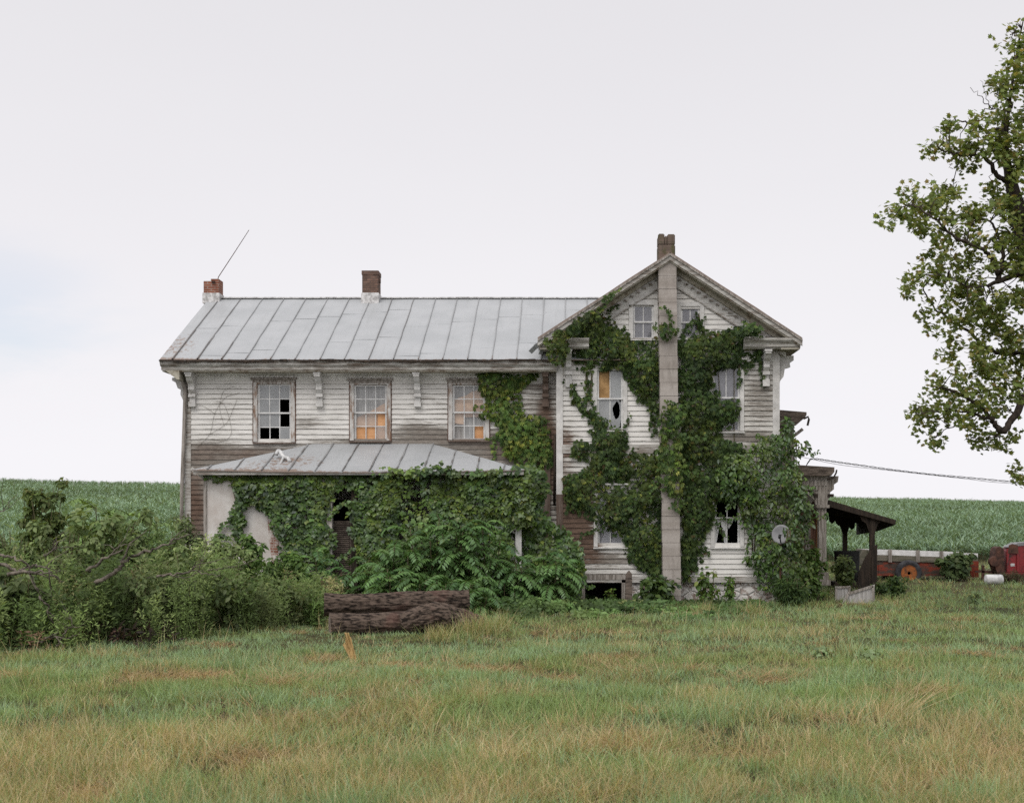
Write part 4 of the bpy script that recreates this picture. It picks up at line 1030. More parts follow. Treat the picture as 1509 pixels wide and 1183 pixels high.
q = P(1465, 862, 9.3); mb = MB(); mb.lathe((q.x - .28, q.y, .15), [(0, 0), (.15, 0), (.17, .03), (.17, .5), (.15, .54), (0, .54)], 20, 'x')
tag(mb.build('drum', MAT['whiteplastic'], None, True), 'white plastic drum lying before the red machine', 'drum')

# dry vine traces on the wing wall
dvn = thing('dead_vine', 'thin brown dead vine strands spread on the white siding left of the first window', 'vine', P(300, 660, YW))
mb = MB(); rv = random.Random(4)
for (pts) in ([(292, 660), (310, 640), (318, 610), (330, 585), (352, 580)], [(310, 640), (335, 625), (345, 600), (348, 588)], [(300, 655), (328, 650), (340, 635), (330, 600), (318, 590)], [(318, 612), (300, 600), (290, 596)], [(330, 628), (322, 600), (328, 575), (345, 570)]):
    q = [P(px + rv.uniform(-2, 2), py + rv.uniform(-2, 2), YW - .035) for px, py in pts]; mb.tube(smooth(q, 5), .0032, 4)
mb.build('strands', MAT['deadwood'], dvn)
# ------------------------------------------------------------------ vines
DK = [(.044, .078, .022), (.058, .096, .026), (.08, .12, .033), (.03, .056, .018)]
GR = [(.075, .135, .03), (.095, .16, .036), (.052, .10, .027)]
YG = [(.16, .2, .045), (.19, .22, .06)]
RD = [(.14, .06, .03), (.10, .07, .03)]
def vine(name, label, polys, Yf, dens, size, tmpl, cols, wts, thick=.35, cat='creeper', group=None, edge_n=20, runners=7, hang=.75, mat='leaf', stems=6, seed=0, streak=0.0):
    """leaves that clothe a wall: outline measured on the wall plane Yf, thickness in metres"""
    r = np.random.default_rng(100 + seed); lf = Leafs(); mbs = MB()
    allp = [p for poly in polys for p in (poly if isinstance(poly, list) else poly[0])]; cx = sum(p[0] for p in allp) / len(allp); lo = max(p[1] for p in allp)
    root = thing(name, label, cat, P(cx, lo, Yf), group)
    Y0 = Yf
    for poly in polys:
        Yf = Y0
        if not isinstance(poly, list): poly, Yf = poly
        x0, x1 = min(p[0] for p in poly) - 8, max(p[0] for p in poly) + 8; y0, y1 = min(p[1] for p in poly) - 8, max(p[1] for p in poly) + 8
        sc = (CD + Yf) / F; n = int((x1 - x0) * (y1 - y0) * sc * sc * dens)
        px = r.uniform(x0, x1, n); py = r.uniform(y0, y1, n)
        wob = (fbm(px * .06 + seed, py * .06) - .5) * edge_n * 2; wob2 = (fbm(px * .2 + seed, py * .2, 2) - .5) * edge_n
        ins = inpoly(px + wob * .6, py + wob2 * .6, poly); px, py = px[ins], py[ins]
        e = edist(px, py, poly) * sc
        cl = fbm(px * sc * 2.2 + seed * 3, py * sc * 2.2, 3)                 # clumps
        keep = r.random(len(px)) < np.clip(.35 + e / .25 + (cl - .4), .15, 1) * np.clip((cl - .22) * 6, .5, 1)
        keep &= r.random(len(px)) < 1 - streak * np.clip((fbm(px * .045 + seed, py * .012, 3) - .46) * 9, 0, 1)
        px, py, e, cl = px[keep], py[keep], e[keep], cl[keep]; n = len(px)
        th = np.minimum(.06 + e * .8, thick) * np.clip(.25 + (cl - .3) * 2.2, .2, 1.25)
        dep = th * (1 - r.random(n) ** 2.2)
        pos = np.stack([(px - CX) * sc, Yf - .03 - dep, CZ + (CY - py) * sc], 1)
        gx = (fbm(px * sc * 2.2 + seed * 3 + .1, py * sc * 2.2, 3) - cl) * 8; gy = (fbm(px * sc * 2.2 + seed * 3, py * sc * 2.2 + .1, 3) - cl) * 8
        nrm = np.stack([-gx + r.normal(0, .42, n), -1 + r.normal(0, .15, n), gy * .8 + .45 + r.normal(0, .4, n)], 1)
        dr = .3 if tmpl is T_CREEP else .55; tip = np.stack([r.normal(0, dr, n), -.35 + r.normal(0, .3, n), -hang - (.25 if tmpl is T_CREEP else 0) + r.normal(0, .3, n)], 1)
        hue = fbm(px * .03 + seed * 7, py * .03, 3)[:, None]
        col = palette(n, cols, wts, .38, r) * (.55 + .9 * hue); yl = np.clip((fbm(px * .04 + seed * 5, py * .04, 2)[:, None] - .5) * 5, 0, 1); col = col * (1 - yl * .5) + col * np.array([1.75, 1.35, 1.0]) * yl * .5
        lf.put(tmpl, pos, nrm, tip, size * r.uniform(.45, 1.3, n) * (.75 + .5 * fbm(px * .07, py * .07 + seed, 2)), col)
        per_ = 0 if Yf < Y0 - .3 else max(1, int(runners * min(1.0, ((x1 - x0) * (y1 - y0)) / 9000)))
        for k in range(per_):
            i0 = r.integers(0, len(poly)); a_, b_ = np.array(poly[i0]), np.array(poly[(i0 + 1) % len(poly)]); p0 = a_ + (b_ - a_) * r.random()
            c_ = np.array([(x0 + x1) / 2, (y0 + y1) / 2]); d0 = unit(((p0 - c_) / np.array([x1 - x0, y1 - y0]))[None])[0] + np.array([0, .5]); nl = int(r.uniform(7, 20)); path = []
            q_ = p0 - d0 * 4
            for t in range(nl):
                d0 = d0 + r.normal(0, .3, 2) + np.array([0, .05]); d0 = d0 / np.linalg.norm(d0); q_ = q_ + d0 * 2.4; path.append(q_.copy())
            path = np.array(path); rep = np.repeat(path, 2, 0) + r.normal(0, 1.8, (nl * 2, 2)); nn = len(rep)
            lf.put(tmpl, np.stack([(rep[:, 0] - CX) * sc, np.full(nn, Yf - .05) - r.random(nn) * .05, CZ + (CY - rep[:, 1]) * sc], 1), np.stack([r.normal(0, .5, nn), -np.ones(nn), .4 + r.normal(0, .4, nn)], 1), np.stack([r.normal(0, .5, nn), -.3 * np.ones(nn), -hang * np.ones(nn)], 1), size * r.uniform(.4, .95, nn), palette(nn, cols, wts, .35, r) * 1.1)
            mbs.tube([P(x_, y_, Yf - .04) for x_, y_ in path[::3]], .006, 4)
        for k in range(stems):
            sx_ = r.uniform(x0 + 10, x1 - 10); pts = []
            for t in range(9):
                yy = y1 - (y1 - y0) * t / 8; sx_ += r.normal(0, (x1 - x0) * .04)
                if inpoly(np.array([sx_]), np.array([yy]), poly)[0]: pts.append(P(sx_, yy, Yf - .04))
            if len(pts) > 2: mbs.tube(pts, list(np.linspace(.02, .007, len(pts))), 5)
    lf.build('leaves', MAT[mat], root)
    if mbs.v: mbs.build('stems', MAT['twig'], root, True)
    return root
rk = [(820, 490), (850, 468), (872, 455), (893, 438), (912, 424), (921, 421), (912, 434), (896, 447), (882, 458), (872, 472), (838, 494)]
corner_l = [(806, 522), (804, 502), (814, 494), (834, 484), (862, 467), (878, 462), (872, 476), (852, 490), (838, 498), (834, 522), (830, 545), (822, 538), (814, 526)]
main_l = [(846, 498), (858, 470), (878, 458), (898, 474), (918, 480), (932, 498), (966, 498), (973, 512), (974, 655), (962, 610), (946, 590), (932, 566), (918, 548), (880, 546), (862, 552), (846, 536), (843, 515)]
mid = [(872, 616), (905, 622), (920, 632), (930, 655), (940, 668), (972, 664), (990, 655), (1002, 660), (1002, 742), (990, 750), (980, 768), (980, 858), (955, 868), (950, 838), (932, 830), (918, 806), (908, 788), (897, 778), (884, 774), (872, 770), (864, 754), (832, 750), (826, 722), (834, 702), (856, 692), (872, 668)]
ten = [(836, 560), (846, 566), (858, 590), (872, 605), (884, 620), (874, 630), (858, 612), (842, 590)]
ten2 = [(862, 548), (874, 548), (876, 580), (868, 600), (864, 580)]
puff = [(842, 652), (858, 646), (868, 655), (868, 674), (852, 678), (844, 668)]
vine('creeper', 'dark narrow-leaved creeper covering the gable wall left of the flue stack', [(rk, -.56), (corner_l, -.56), main_l, mid, ten, ten2, puff], 0, 900, .105, T_CREEP, DK + YG[:1] + RD[1:], [4, 5, 3, 3, .7, .35], .38, seed=1, streak=.08)
right = [(996, 500), (1004, 494), (1012, 498), (1030, 494), (1040, 486), (1066, 486), (1084, 480), (1098, 484), (1098, 520), (1094, 538), (1070, 545), (1052, 548), (1050, 570), (1062, 588), (1088, 586), (1090, 606), (1074, 622), (1064, 640), (1100, 655), (1098, 700), (1092, 735), (1052, 740), (1046, 775), (1038, 800), (1040, 826), (1022, 842), (1006, 858), (1002, 740), (1000, 600)]
vine('creeper', 'dark narrow-leaved creeper covering the gable wall right of the flue stack', [right, [(1110, 505), (1122, 512), (1126, 535), (1118, 542), (1112, 525)], [(1084, 532), (1108, 530), (1106, 540), (1088, 545)], [(1028, 458), (1034, 470), (1030, 490), (1024, 480)], ([(1076, 492), (1086, 480), (1100, 468), (1114, 470), (1128, 482), (1124, 494), (1100, 498)], -.5)], 0, 900, .105, T_CREEP, DK + YG[:1] + RD[1:], [5, 5, 2.5, 4, .4, .3], .4, seed=2, streak=.08)
over = [(966, 652), (1006, 640), (1008, 738), (994, 738), (980, 728), (968, 716)]
tuft = [(966, 474), (980, 472), (998, 476), (997, 490), (985, 500), (970, 500)]
spray = [(972, 596), (982, 588), (994, 590), (1004, 600), (1004, 660), (992, 668), (988, 640), (980, 662), (968, 655), (972, 630)]
vine('creeper', 'thin creeper strands crossing the front of the flue stack', [over, tuft, spray], -.45, 480, .115, T_CREEP, DK[1:] + GR + YG, [3, 3, 1, 2, 1, 1, .6, .4], .16, seed=3, stems=2)
grape = [(1064, 668), (1100, 664), (1118, 640), (1146, 640), (1150, 612), (1160, 610), (1170, 628), (1174, 690), (1186, 715), (1196, 745), (1190, 800), (1192, 850), (1186, 878), (1150, 880), (1124, 866), (1104, 830), (1110, 800), (1096, 778), (1086, 745), (1062, 730), (1050, 700)]
vine('creeper', 'broad-leaved light green vine heaped over the right corner of the house', [grape, [(1166, 640), (1180, 652), (1190, 645), (1192, 660), (1182, 672), (1170, 690)], ([(1157, 776), (1168, 778), (1169, 800), (1154, 803), (1160, 790)], -1.0), ([(1132, 792), (1142, 796), (1146, 806), (1134, 806)], -1.0)], -.15, 720, .122, T_OVAL, GR + DK[:3] + YG[:1], [2, 2, 4, 3, 3, 2, .4], .6, seed=4, mat='leaf_gloss', hang=.6)
wingv = [(700, 545), (724, 540), (744, 538), (752, 550), (770, 553), (788, 548), (790, 556), (766, 570), (754, 588), (765, 612), (786, 608), (808, 626), (820, 655), (812, 690), (796, 700), (780, 696), (770, 684), (745, 672), (734, 650), (730, 622), (706, 610), (712, 590), (702, 565)]
vine('creeper', 'yellow-green creeper climbing the long wing between upper window and corner', [wingv], YW, 640, .12, T_CREEP, GR + YG + DK[2:3] + RD[1:], [4, 5, 3, 3, 1.5, 2, .3], .3, seed=5)
LB = [tuple(1.08 * c for c in q) for q in GR + DK] + YG[:1]; LBw = [2.5, 1.5, 3, 3, 3, 3, 1.5, .3]
g1 = [(306, 699), (500, 697), (502, 716), (491, 740), (489, 770), (494, 800), (490, 832), (432, 838), (414, 812), (402, 772), (390, 750), (370, 742), (366, 764), (354, 792), (346, 790), (346, 742), (343, 714), (318, 708)]
vine('ivy', 'shingle-like broad ivy hanging over the white plastered end of the porch', [g1], -1.56, 950, .1, T_LOBE, LB, LBw, .2, seed=6, streak=.3, hang=1.0, mat='leaf_gloss', stems=4)
fringe = [(556, 690), (585, 686), (600, 690), (630, 683), (655, 684), (668, 691), (700, 692), (740, 688), (770, 690), (770, 702), (556, 702)]
g2 = [(498, 697), (560, 697), (690, 697), (768, 697), (770, 772), (757, 774), (756, 826), (776, 835), (744, 882), (560, 884), (528, 842), (520, 792), (518, 748), (525, 732), (512, 714), (500, 714)]
vine('ivy', 'thick ivy curtain hanging across the open middle of the porch', [g2, (fringe, -1.93)], -1.6, 950, .095, T_LOBE, LB, [3, 2, 3, 2.5, 3, 2.5, 2, .7], .24, seed=7, streak=.75, hang=1.0, mat='leaf_gloss')
g3 = [(758, 690), (782, 680), (798, 690), (808, 712), (802, 745), (818, 768), (838, 778), (856, 800), (864, 840), (856, 884), (800, 888), (768, 884), (766, 760)]
vine('ivy', 'ivy cascade spilling off the right end of the porch roof', [g3, ([(746, 694), (790, 690), (790, 700), (786, 772), (752, 776)], -1.62)], -1.15, 800, .11, T_LOBE, LB, [3, 2, 3, 2.5, 3, 2, 2, .5], .5, seed=8, hang=.8, mat='leaf_gloss')

# ------------------------------------------------------------------ sumacs, shrubs, weeds
T_FROND = rhomb(.19, .04)
def sumac(label, px, ptop, Y, stems=3, spread=.5, fl=.75, seed=0, cols=None, group='sumacs growing before the porch', lean=0):
    r = np.random.default_rng(500 + seed); X = PX(px, Y); g0 = gz1(X, Y); H = PZ(ptop, Y) - g0
    root = thing('sumac', label, 'sumac', (X, Y, g0), group); lf = Leafs(); mb = MB(); cols = cols or [(.085, .16, .05), (.11, .2, .062), (.14, .23, .075), (.06, .12, .04)]
    for s in range(stems):
        h = H * (1 if s == 0 else r.uniform(.55, .95)); a = r.uniform(0, 2 * pi); sp = spread * (0.15 if s == 0 else r.uniform(.4, 1))
        b = np.array([X + cos(a) * .1, Y + sin(a) * .1, g0 - .05]); t = np.array([X + cos(a) * sp + lean, Y + sin(a) * sp * .7, g0 + h * .9])
        pts = [b + (t - b) * k / 5 + np.array([cos(a), sin(a), 0]) * .08 * sin(k / 5 * pi) for k in range(6)]
        mb.tube([Vector(p) for p in pts], list(np.linspace(.022, .009, 6)), 6)
        nf = int(6 + h * 4)
        for f in range(nf):
            k = .35 + .65 * (f + .5) / nf; p0 = b + (t - b) * k; az = f * 2.4 + r.uniform(-.4, .4); up = .25 + .65 * (k - .35) / .65
            L_ = fl * r.uniform(.75, 1.15) * (1 - .25 * abs(k - .7)); dirh = np.array([cos(az), sin(az), 0])
            m_ = 12; ts = np.linspace(0, 1, m_ + 1)
            arc = p0 + dirh * (L_ * ts[:, None] * (1 - .12 * ts[:, None])) + np.array([0, 0, 1.0]) * (L_ * (up * ts - (.55 + .35 * up) * ts ** 2))[:, None]
            mb.tube([Vector(q) for q in arc[::4]], [.006, .005, .004, .003], 4)
            tan = np.gradient(arc, axis=0); tan = unit(tan); side = np.cross(tan, [0, 0, 1.0]); side = unit(side)
            colr = palette(1, cols, [3, 3, 2, 2], .25, r)[0]
            for sg_ in (-1, 1):
                idx = np.arange(1, m_ + 1); pos = arc[idx]; n = len(idx)
                tip = side[idx] * sg_ + tan[idx] * .45 + np.array([0, 0, -.45]) + r.normal(0, .1, (n, 3))
                nrm = np.cross(side[idx], tan[idx]); nrm[nrm[:, 2] < 0] *= -1; nrm = nrm + side[idx] * sg_ * .35 + r.normal(0, .12, (n, 3))
                sz = L_ * .27 * (1.05 - .55 * np.abs(idx / m_ - .45)); lf.put(T_FROND, pos, nrm, tip, sz, np.clip(colr * r.uniform(.8, 1.25, (n, 1)), 0, 1))
    mb.build('stems', MAT['twig'], root, True); lf.build('foliage', MAT['leaf_gloss'], root); return root
SM = [('tall sumac rising highest in the middle before the porch ivy', 655, 748, -2.9, 6, .8), ('sumac left of the tallest one before the porch', 598, 760, -3.0, 5, .6), ('sumac right of the tallest one, under the ivy curtain', 706, 756, -2.8, 5, .7),
      ('low sumac in front, just behind the log pile', 632, 848, -4.2, 3, .5), ('sumac standing by the white post at the right end of the porch', 752, 815, -2.9, 4, .6), ('sumac left of the dark porch door', 462, 802, -2.9, 3, .45),
      ('small sumac just right of the dark porch door', 545, 812, -3.2, 3, .5), ('drooping sumac beside the cellar opening', 802, 812, -2.6, 4, .4), ('low sumac at the left end of the log pile', 462, 868, -5.0, 2, .35),
      ('low sumac behind the middle of the log pile', 575, 830, -4.0, 3, .5), ('low sumac behind the right end of the logs', 700, 850, -4.2, 3, .5)]
for i, s in enumerate(SM): sumac(*s, seed=i)
for i, (lab, px, pt) in enumerate((('feathery sumac rising against the cornfield beside the dark shrub', 140, 727), ('second feathery sumac against the cornfield, nearer the house', 172, 742))):
    sumac(lab, px, pt, -4.5 + i * .4, 4, .6, .95, 40 + i, [(.17, .26, .08), (.21, .29, .1), (.13, .21, .07), (.1, .16, .055)], group='sumacs in the hedge against the cornfield')

def shrub(name, label, px, ptop, Y, wpx, size, tmpl, cols, wts, n, cat='shrub', dens_top=1.0, seed=0, group=None, pbot=None, lift=0.0, mat='leaf', hang=.3, sticks=9):
    r = np.random.default_rng(900 + seed); X = PX(px, Y); g0 = gz1(X, Y); H = PZ(ptop, Y) - g0; Wd = wpx * (CD + Y) / F / 2
    z0 = 0 if pbot is None else PZ(pbot, Y) - g0
    root = thing(name, label, cat, (X, Y, g0), group); mb = MB(); lf = Leafs()
    tips = []
    for k in range(sticks):
        a = r.uniform(0, 2 * pi); q = r.random() ** .6; top = np.array([X + cos(a) * Wd * q, Y + sin(a) * Wd * .8 * q, g0 + H * (1 - .35 * q * r.random()) * (1 if k else 1)])
        b = np.array([X + cos(a) * .12 * Wd, Y + sin(a) * .12 * Wd, g0 - .05]); md = (b + top) / 2 + r.normal(0, .08 * Wd + .02, 3)
        mb.tube(smooth([Vector(b), Vector(md), Vector(top)], 3), list(np.linspace(.02, .006, 7)), 5); tips.append((b, md, top))
    # leaves in clumps strung along the sticks
    nc = sticks * 7; cc = []
    for k in range(nc):
        b, md, top = tips[k % sticks]; t = r.uniform(.25, 1.0); p = b * (1 - t) ** 2 + 2 * md * t * (1 - t) + top * t * t
        cc.append(p + r.normal(0, 1, 3) * np.array([Wd * .2, Wd * .2, H * .08]))
    cc = np.array(cc); cc[:, 2] = np.maximum(cc[:, 2], g0 + z0 + .05)
    ci = r.integers(0, nc, n); rad = max(.10, Wd * .22); off = unit(r.normal(0, 1, (n, 3))) * (r.random((n, 1)) ** .5) * rad
    pos = cc[ci] + off; pos[:, 2] = np.maximum(pos[:, 2], g0 + .03)
    nrm = off / rad + np.array([0, -.35, .7]) + r.normal(0, .35, (n, 3)); tip = off / rad + np.array([0, -.2, -hang]) + r.normal(0, .5, (n, 3))
    ccol = .75 + .5 * r.random(nc)
    lf.put(tmpl, pos, nrm, tip, size * r.uniform(.6, 1.25, n), np.clip(palette(n, cols, wts, .25, r) * ccol[ci][:, None], 0, 1))
    mb.build('stems', MAT['twig'], root, True); lf.build('foliage', MAT[mat], root); return root
MG = [(.14, .19, .068), (.18, .23, .09), (.10, .15, .052), (.22, .26, .12)]; MW = [3, 3, 2, 1.2]
BR = [(.12, .16, .045), (.09, .13, .038), (.15, .16, .055), (.06, .09, .028)]
shrub('shrub', 'dark narrow young tree-like shrub standing up against the cornfield', 62, 714, -5.5, 62, .13, T_RHOMB, BR, [3, 3, 1.2, 2], 4200, seed=1, hang=.8, sticks=14)
shrub('shrub', 'leafy pale green shrub in the middle of the hedge below the sumacs', 150, 762, -6.2, 120, .15, T_OVAL, MG, MW, 2600, seed=2)
shrub('shrub', 'fine-leaved light shrub between the hedge middle and the house corner', 225, 764, -5.6, 90, .09, T_RHOMB, MG, MW, 4200, seed=3)
shrub('shrub', 'airy tall shrub tip rising before the brown house corner', 276, 752, -4.6, 44, .08, T_RHOMB, [(.11, .14, .06), (.08, .11, .05), (.14, .13, .08), (.06, .09, .04)], MW, 1500, seed=4, sticks=6)
shrub('shrub', 'bushy green shrub before the left half of the plaster wall', 318, 800, -4.4, 84, .11, T_OVAL, MG, MW, 3200, seed=5)
shrub('shrub', 'shrub with big pointed leaves before the plaster wall brick streak', 372, 796, -3.6, 60, .14, T_OVAL, GR + MG[:1], MW, 1300, seed=6, hang=.8, sticks=6)
shrub('shrub', 'dark rounded shrub between the plaster wall and the logs', 425, 822, -4.0, 76, .12, T_OVAL, GR + DK[2:3], MW, 2600, seed=7)
shrub('shrub', 'leafy shrub at the left edge of the hedge', 18, 775, -6.5, 80, .11, T_RHOMB, MG, MW, 3000, seed=8)
shrub('shrub', 'pale bush just left of the dark narrow shrub base', 95, 785, -7.0, 80, .12, T_OVAL, MG, [3, 3, 2, 2], 2400, seed=9)
shrub('shrub', 'low green bush filling the foot of the plaster wall', 265, 812, -6.5, 90, .1, T_OVAL, MG, MW, 3200, seed=10)
for i, (px, pt, Y, w, sz, lab) in enumerate(((28, 846, -10.2, 70, .13, 'leafy low mound at the left edge behind the brush branches'), (118, 842, -9.3, 80, .12, 'rounded leafy mound below the short pale dead branch'), (196, 846, -9.4, 84, .1, 'dense mound of weeds under the long arching dead branch'),
        (262, 856, -8.8, 80, .12, 'darker leafy mound below the bleached low branch'), (338, 852, -7.6, 78, .11, 'mound of mixed leaves left of the log pile sumac'), (412, 862, -6.6, 70, .12, 'low leafy mound just left of the log pile'))):
    shrub('shrub', lab, px, pt, Y, w, sz, (T_OVAL, T_RHOMB)[i % 2], [tuple(c * (.62 + .1 * (i % 3)) for c in q) for q in MG], MW, 1700, seed=60 + i, sticks=12, group='leafy mounds in the undergrowth')
shrub('shrub', 'low bush between the cellar post and the flue stack', 965, 850, -.9, 60, .17, T_OVAL, DK[1:] + GR[:1], MW, 700, seed=11, mat='leaf_gloss')
shrub('shrub', 'yellow-green seedling bush against the whitewashed foundation', 1045, 838, -.6, 34, .14, T_OVAL, GR[:2] + YG, [3, 3, 1, 1], 260, seed=12, sticks=5)
shrub('shrub', 'second small seedling against the whitewashed foundation, nearer the corner', 1078, 846, -.5, 22, .12, T_OVAL, GR + YG[:1], [3, 3, 1, 1], 150, seed=13, sticks=4)
shrub('shrub', 'dark grassy bush below the corner of the side porch', 1160, 850, -.9, 70, .14, T_LANCE, DK, [3, 3, 1, 2], 2600, seed=14)
shrub('shrub', 'viny bush crowding the side porch columns', 1196, 800, .4, 44, .13, T_OVAL, DK[1:3] + GR + BR[2:3], [3, 3, 2, 2, 1, .6], 1100, seed=15)
shrub('shrub', 'yellowish sapling before the black tub', 1250, 816, 4.6, 40, .13, T_OVAL, [(.1, .13, .04), (.07, .1, .035)], [1, 1], 700, seed=16)
shrub('shrub', 'dark low bush at the foot of the broken brown door', 1312, 852, 2.6, 52, .1, T_RHOMB, DK + BR[:1], [3, 3, 2, 3, 1], 1500, seed=17)
shrub('shrub', 'leafy vine bush grown over the end of the red wagon', 1408, 817, 11.5, 44, .15, T_LOBE, [(.07, .1, .035), (.05, .08, .03), (.1, .12, .05)], [3, 3, 1], 1500, seed=18)
shrub('shrub', 'rusty brown weed bush below the red machine', 1492, 845, 9.8, 50, .1, T_LANCE, [(.06, .05, .025), (.05, .06, .025), (.08, .05, .03)], [1, 1, 1], 1100, seed=19)
shrub('shrub', 'small bush rising in the cellar mouth', 900, 868, -.55, 20, .09, T_OVAL, GR[:2] + YG[:1], [2, 2, 1], 110, seed=20, sticks=4)
for i, (px, py, w, lab) in enumerate(((1212, 963, 26, 'spreading broad-leaved weed in the lawn, left of its neighbour'), (1284, 968, 44, 'wide spreading weed at the right of the lawn'), (1105 + 330, 880, 24, 'thin weed in the lawn before the wagon'), (285, 925, 30, 'broad-leaved dock weed at the edge of the undergrowth'))):
    Yv = CZ * F / (py + 10 - CY) - CD
    shrub('weed', lab, px, py - 6, Yv, w, .1, T_OVAL, [(.22, .29, .15), (.17, .24, .11)], [1, 1], 110, 'weed', seed=30 + i, sticks=6, group='broad-leaved weeds in the lawn')

# undergrowth: nobody could count it
def undergrowth(name, label, area, n, hfun, seed, cols, wts, lsz=.085, per=46, tmpl=T_LANCE, spread=.11, rise=.7):
    r = np.random.default_rng(seed); nc_ = max(1, n // 9); cpx, cdd = area(r, nc_); ci = r.integers(0, nc_, n)
    dd = cdd[ci] + r.normal(0, spread, n); X = (cpx[ci] - CX) * cdd[ci] / F + r.normal(0, spread, n); px = CX + X * F / dd
    Y = dd - CD; g = gz(X, Y); h = hfun(px, dd, r) * r.uniform(.75, 1.1, n) * r.uniform(.7, 1.2, nc_)[ci]
    lf = Leafs(); lean = r.normal(0, .14, (n, 2)); k = per
    t = r.random((n, k)) ** .75; a = r.uniform(0, 2 * pi, (n, k)); bx_ = X[:, None] + lean[:, :1] * h[:, None] * t ** 1.5; by_ = Y[:, None] + lean[:, 1:] * h[:, None] * t ** 1.5; bz = g[:, None] + h[:, None] * t
    br = (.05 + .16 * (1 - t)) * r.random((n, k))
    pos = np.stack([bx_ + np.cos(a) * br, by_ + np.sin(a) * br, bz], 2).reshape(-1, 3)
    out = np.stack([np.cos(a), np.sin(a), np.zeros_like(a)], 2).reshape(-1, 3); N = len(pos)
    tip = out * .8 + np.array([0, 0, rise]) + r.normal(0, .35, (N, 3)); nrm = np.array([0, -.5, .8]) + out * .1 + r.normal(0, .45, (N, 3))
    pc = palette(nc_, cols, wts, .35, r)[ci] * r.uniform(.62, 1.3, (nc_, 1))[ci] * r.uniform(.85, 1.15, (n, 1)) * (.6 + .8 * fbm(X * .7, Y * .7, 2))[:, None]
    col = np.repeat(pc, k, 0) * r.uniform(.8, 1.25, (N, 1))
    lf.put(tmpl, pos, nrm, tip, lsz * np.repeat(r.uniform(.7, 1.5, nc_)[ci], k) * r.uniform(.6, 1.3, N), np.clip(col, 0, 1))
    # stems as thin blades
    lf.put((np.array([(-.5, 0, 0), (.5, 0, 0), (0, 1, 0)]) * np.array([.012, 1, 1]), np.array([(0, 1, 2)])), np.stack([X, Y, g - .02], 1), np.stack([r.normal(0, .3, n), -np.ones(n), np.zeros(n)], 1), np.stack([lean[:, 0], lean[:, 1], np.ones(n)], 1), h, np.clip(pc * .8 + .01, 0, 1))
    return tag(lf.build(name, MAT['leaf']), label, 'undergrowth', kind='stuff')
fx = [-420, 0, 120, 200, 250, 300, 350, 420, 480, 500, 560]; fy = [972, 964, 962, 958, 950, 944, 940, 932, 926, 915, 905]
def a1(r, n):
    px = r.uniform(-420, 505, n); front = CZ * F / (np.interp(px, fx, fy) + (fbm(px * .04, px * 0, 3) - .5) * 26 - CY); return px, front + r.random(n) ** 1.15 * (27.5 - front)
def h1(px, dd, r): return np.interp(px, [-400, 0, 230, 330, 480], [1.55, 1.5, 1.5, 1.2, .75]) * (.5 + .5 * sstep(18.3, 22.5, dd)) * (.4 + 1.1 * fbm(px * .022, dd * .9, 3))
undergrowth('undergrowth', 'tangle of weeds and goldenrod along the left of the lawn', a1, 4200, h1, 61, [(.12, .18, .052), (.165, .225, .072), (.085, .135, .04), (.21, .25, .10), (.13, .085, .05), (.22, .19, .095)], [4, 3.5, 2.5, 2.5, .35, .5])
def a2(r, n):
    px = r.uniform(470, 1140, n); ft = np.interp(px, [470, 560, 720, 760, 860, 940, 1000, 1140], [898, 900, 910, 920, 905, 900, 903, 896]); front = CZ * F / (ft + r.normal(0, 6, n) - CY); back = np.interp(px, [470, 750, 860, 930, 1140], [27, 27.5, 28.5, 29.4, 29.5]); return px, front + r.random(n) * np.maximum(back - front, .3)
undergrowth('ground_cover', 'low leafy weeds round the foot of the house and logs', a2, 1900, lambda px, dd, r: .13 + .28 * sstep(940, 700, px) * sstep(24.5, 27, dd), 62, [(.09, .15, .05), (.11, .17, .055), (.07, .12, .038), (.14, .16, .06)], [3, 3, 3, 1], .085, 20, T_OVAL, .14, .1)

# dead branches of the brush heap
def branch(label, pts, Y, r0, seed, subs=2, group='dead branches on the brush heap'):
    r0 *= .62
    r = random.Random(seed); pp = [P(px, py, Y + dy) for (px, py, dy) in pts]
    base = thing('dead_branch', label, 'branch', pp[0], group); L_ = smooth(pp, 5); L_ = [p + Vector((r.gauss(0, .02), r.gauss(0, .03), r.gauss(0, .015))) for p in L_]
    n = len(L_); mb = MB(); mb.tube(L_, [r0 * (1 - .8 * i / n) for i in range(n)], 7, .1); mb.build('limb', MAT['deadwood'], base, True)
    for s in range(subs):
        i = int(n * r.uniform(.25, .8)); p = L_[i]; d = (L_[min(i + 2, n - 1)] - L_[i - 1]).normalized(); ln = r.uniform(.25, .7)
        q = [p]; v = (d + Vector((r.gauss(0, .5), r.gauss(0, .5), r.gauss(.25, .5)))).normalized()
        for k in range(4): q.append(q[-1] + v * ln / 4 + Vector((r.gauss(0, .03), r.gauss(0, .03), r.gauss(0, .03))))
        m2 = MB(); rr = r0 * (1 - .8 * i / n) * .7; m2.tube(q, [rr, rr * .8, rr * .6, rr * .4, rr * .25], 5); m2.build('twig', MAT['deadwood'], base, True)
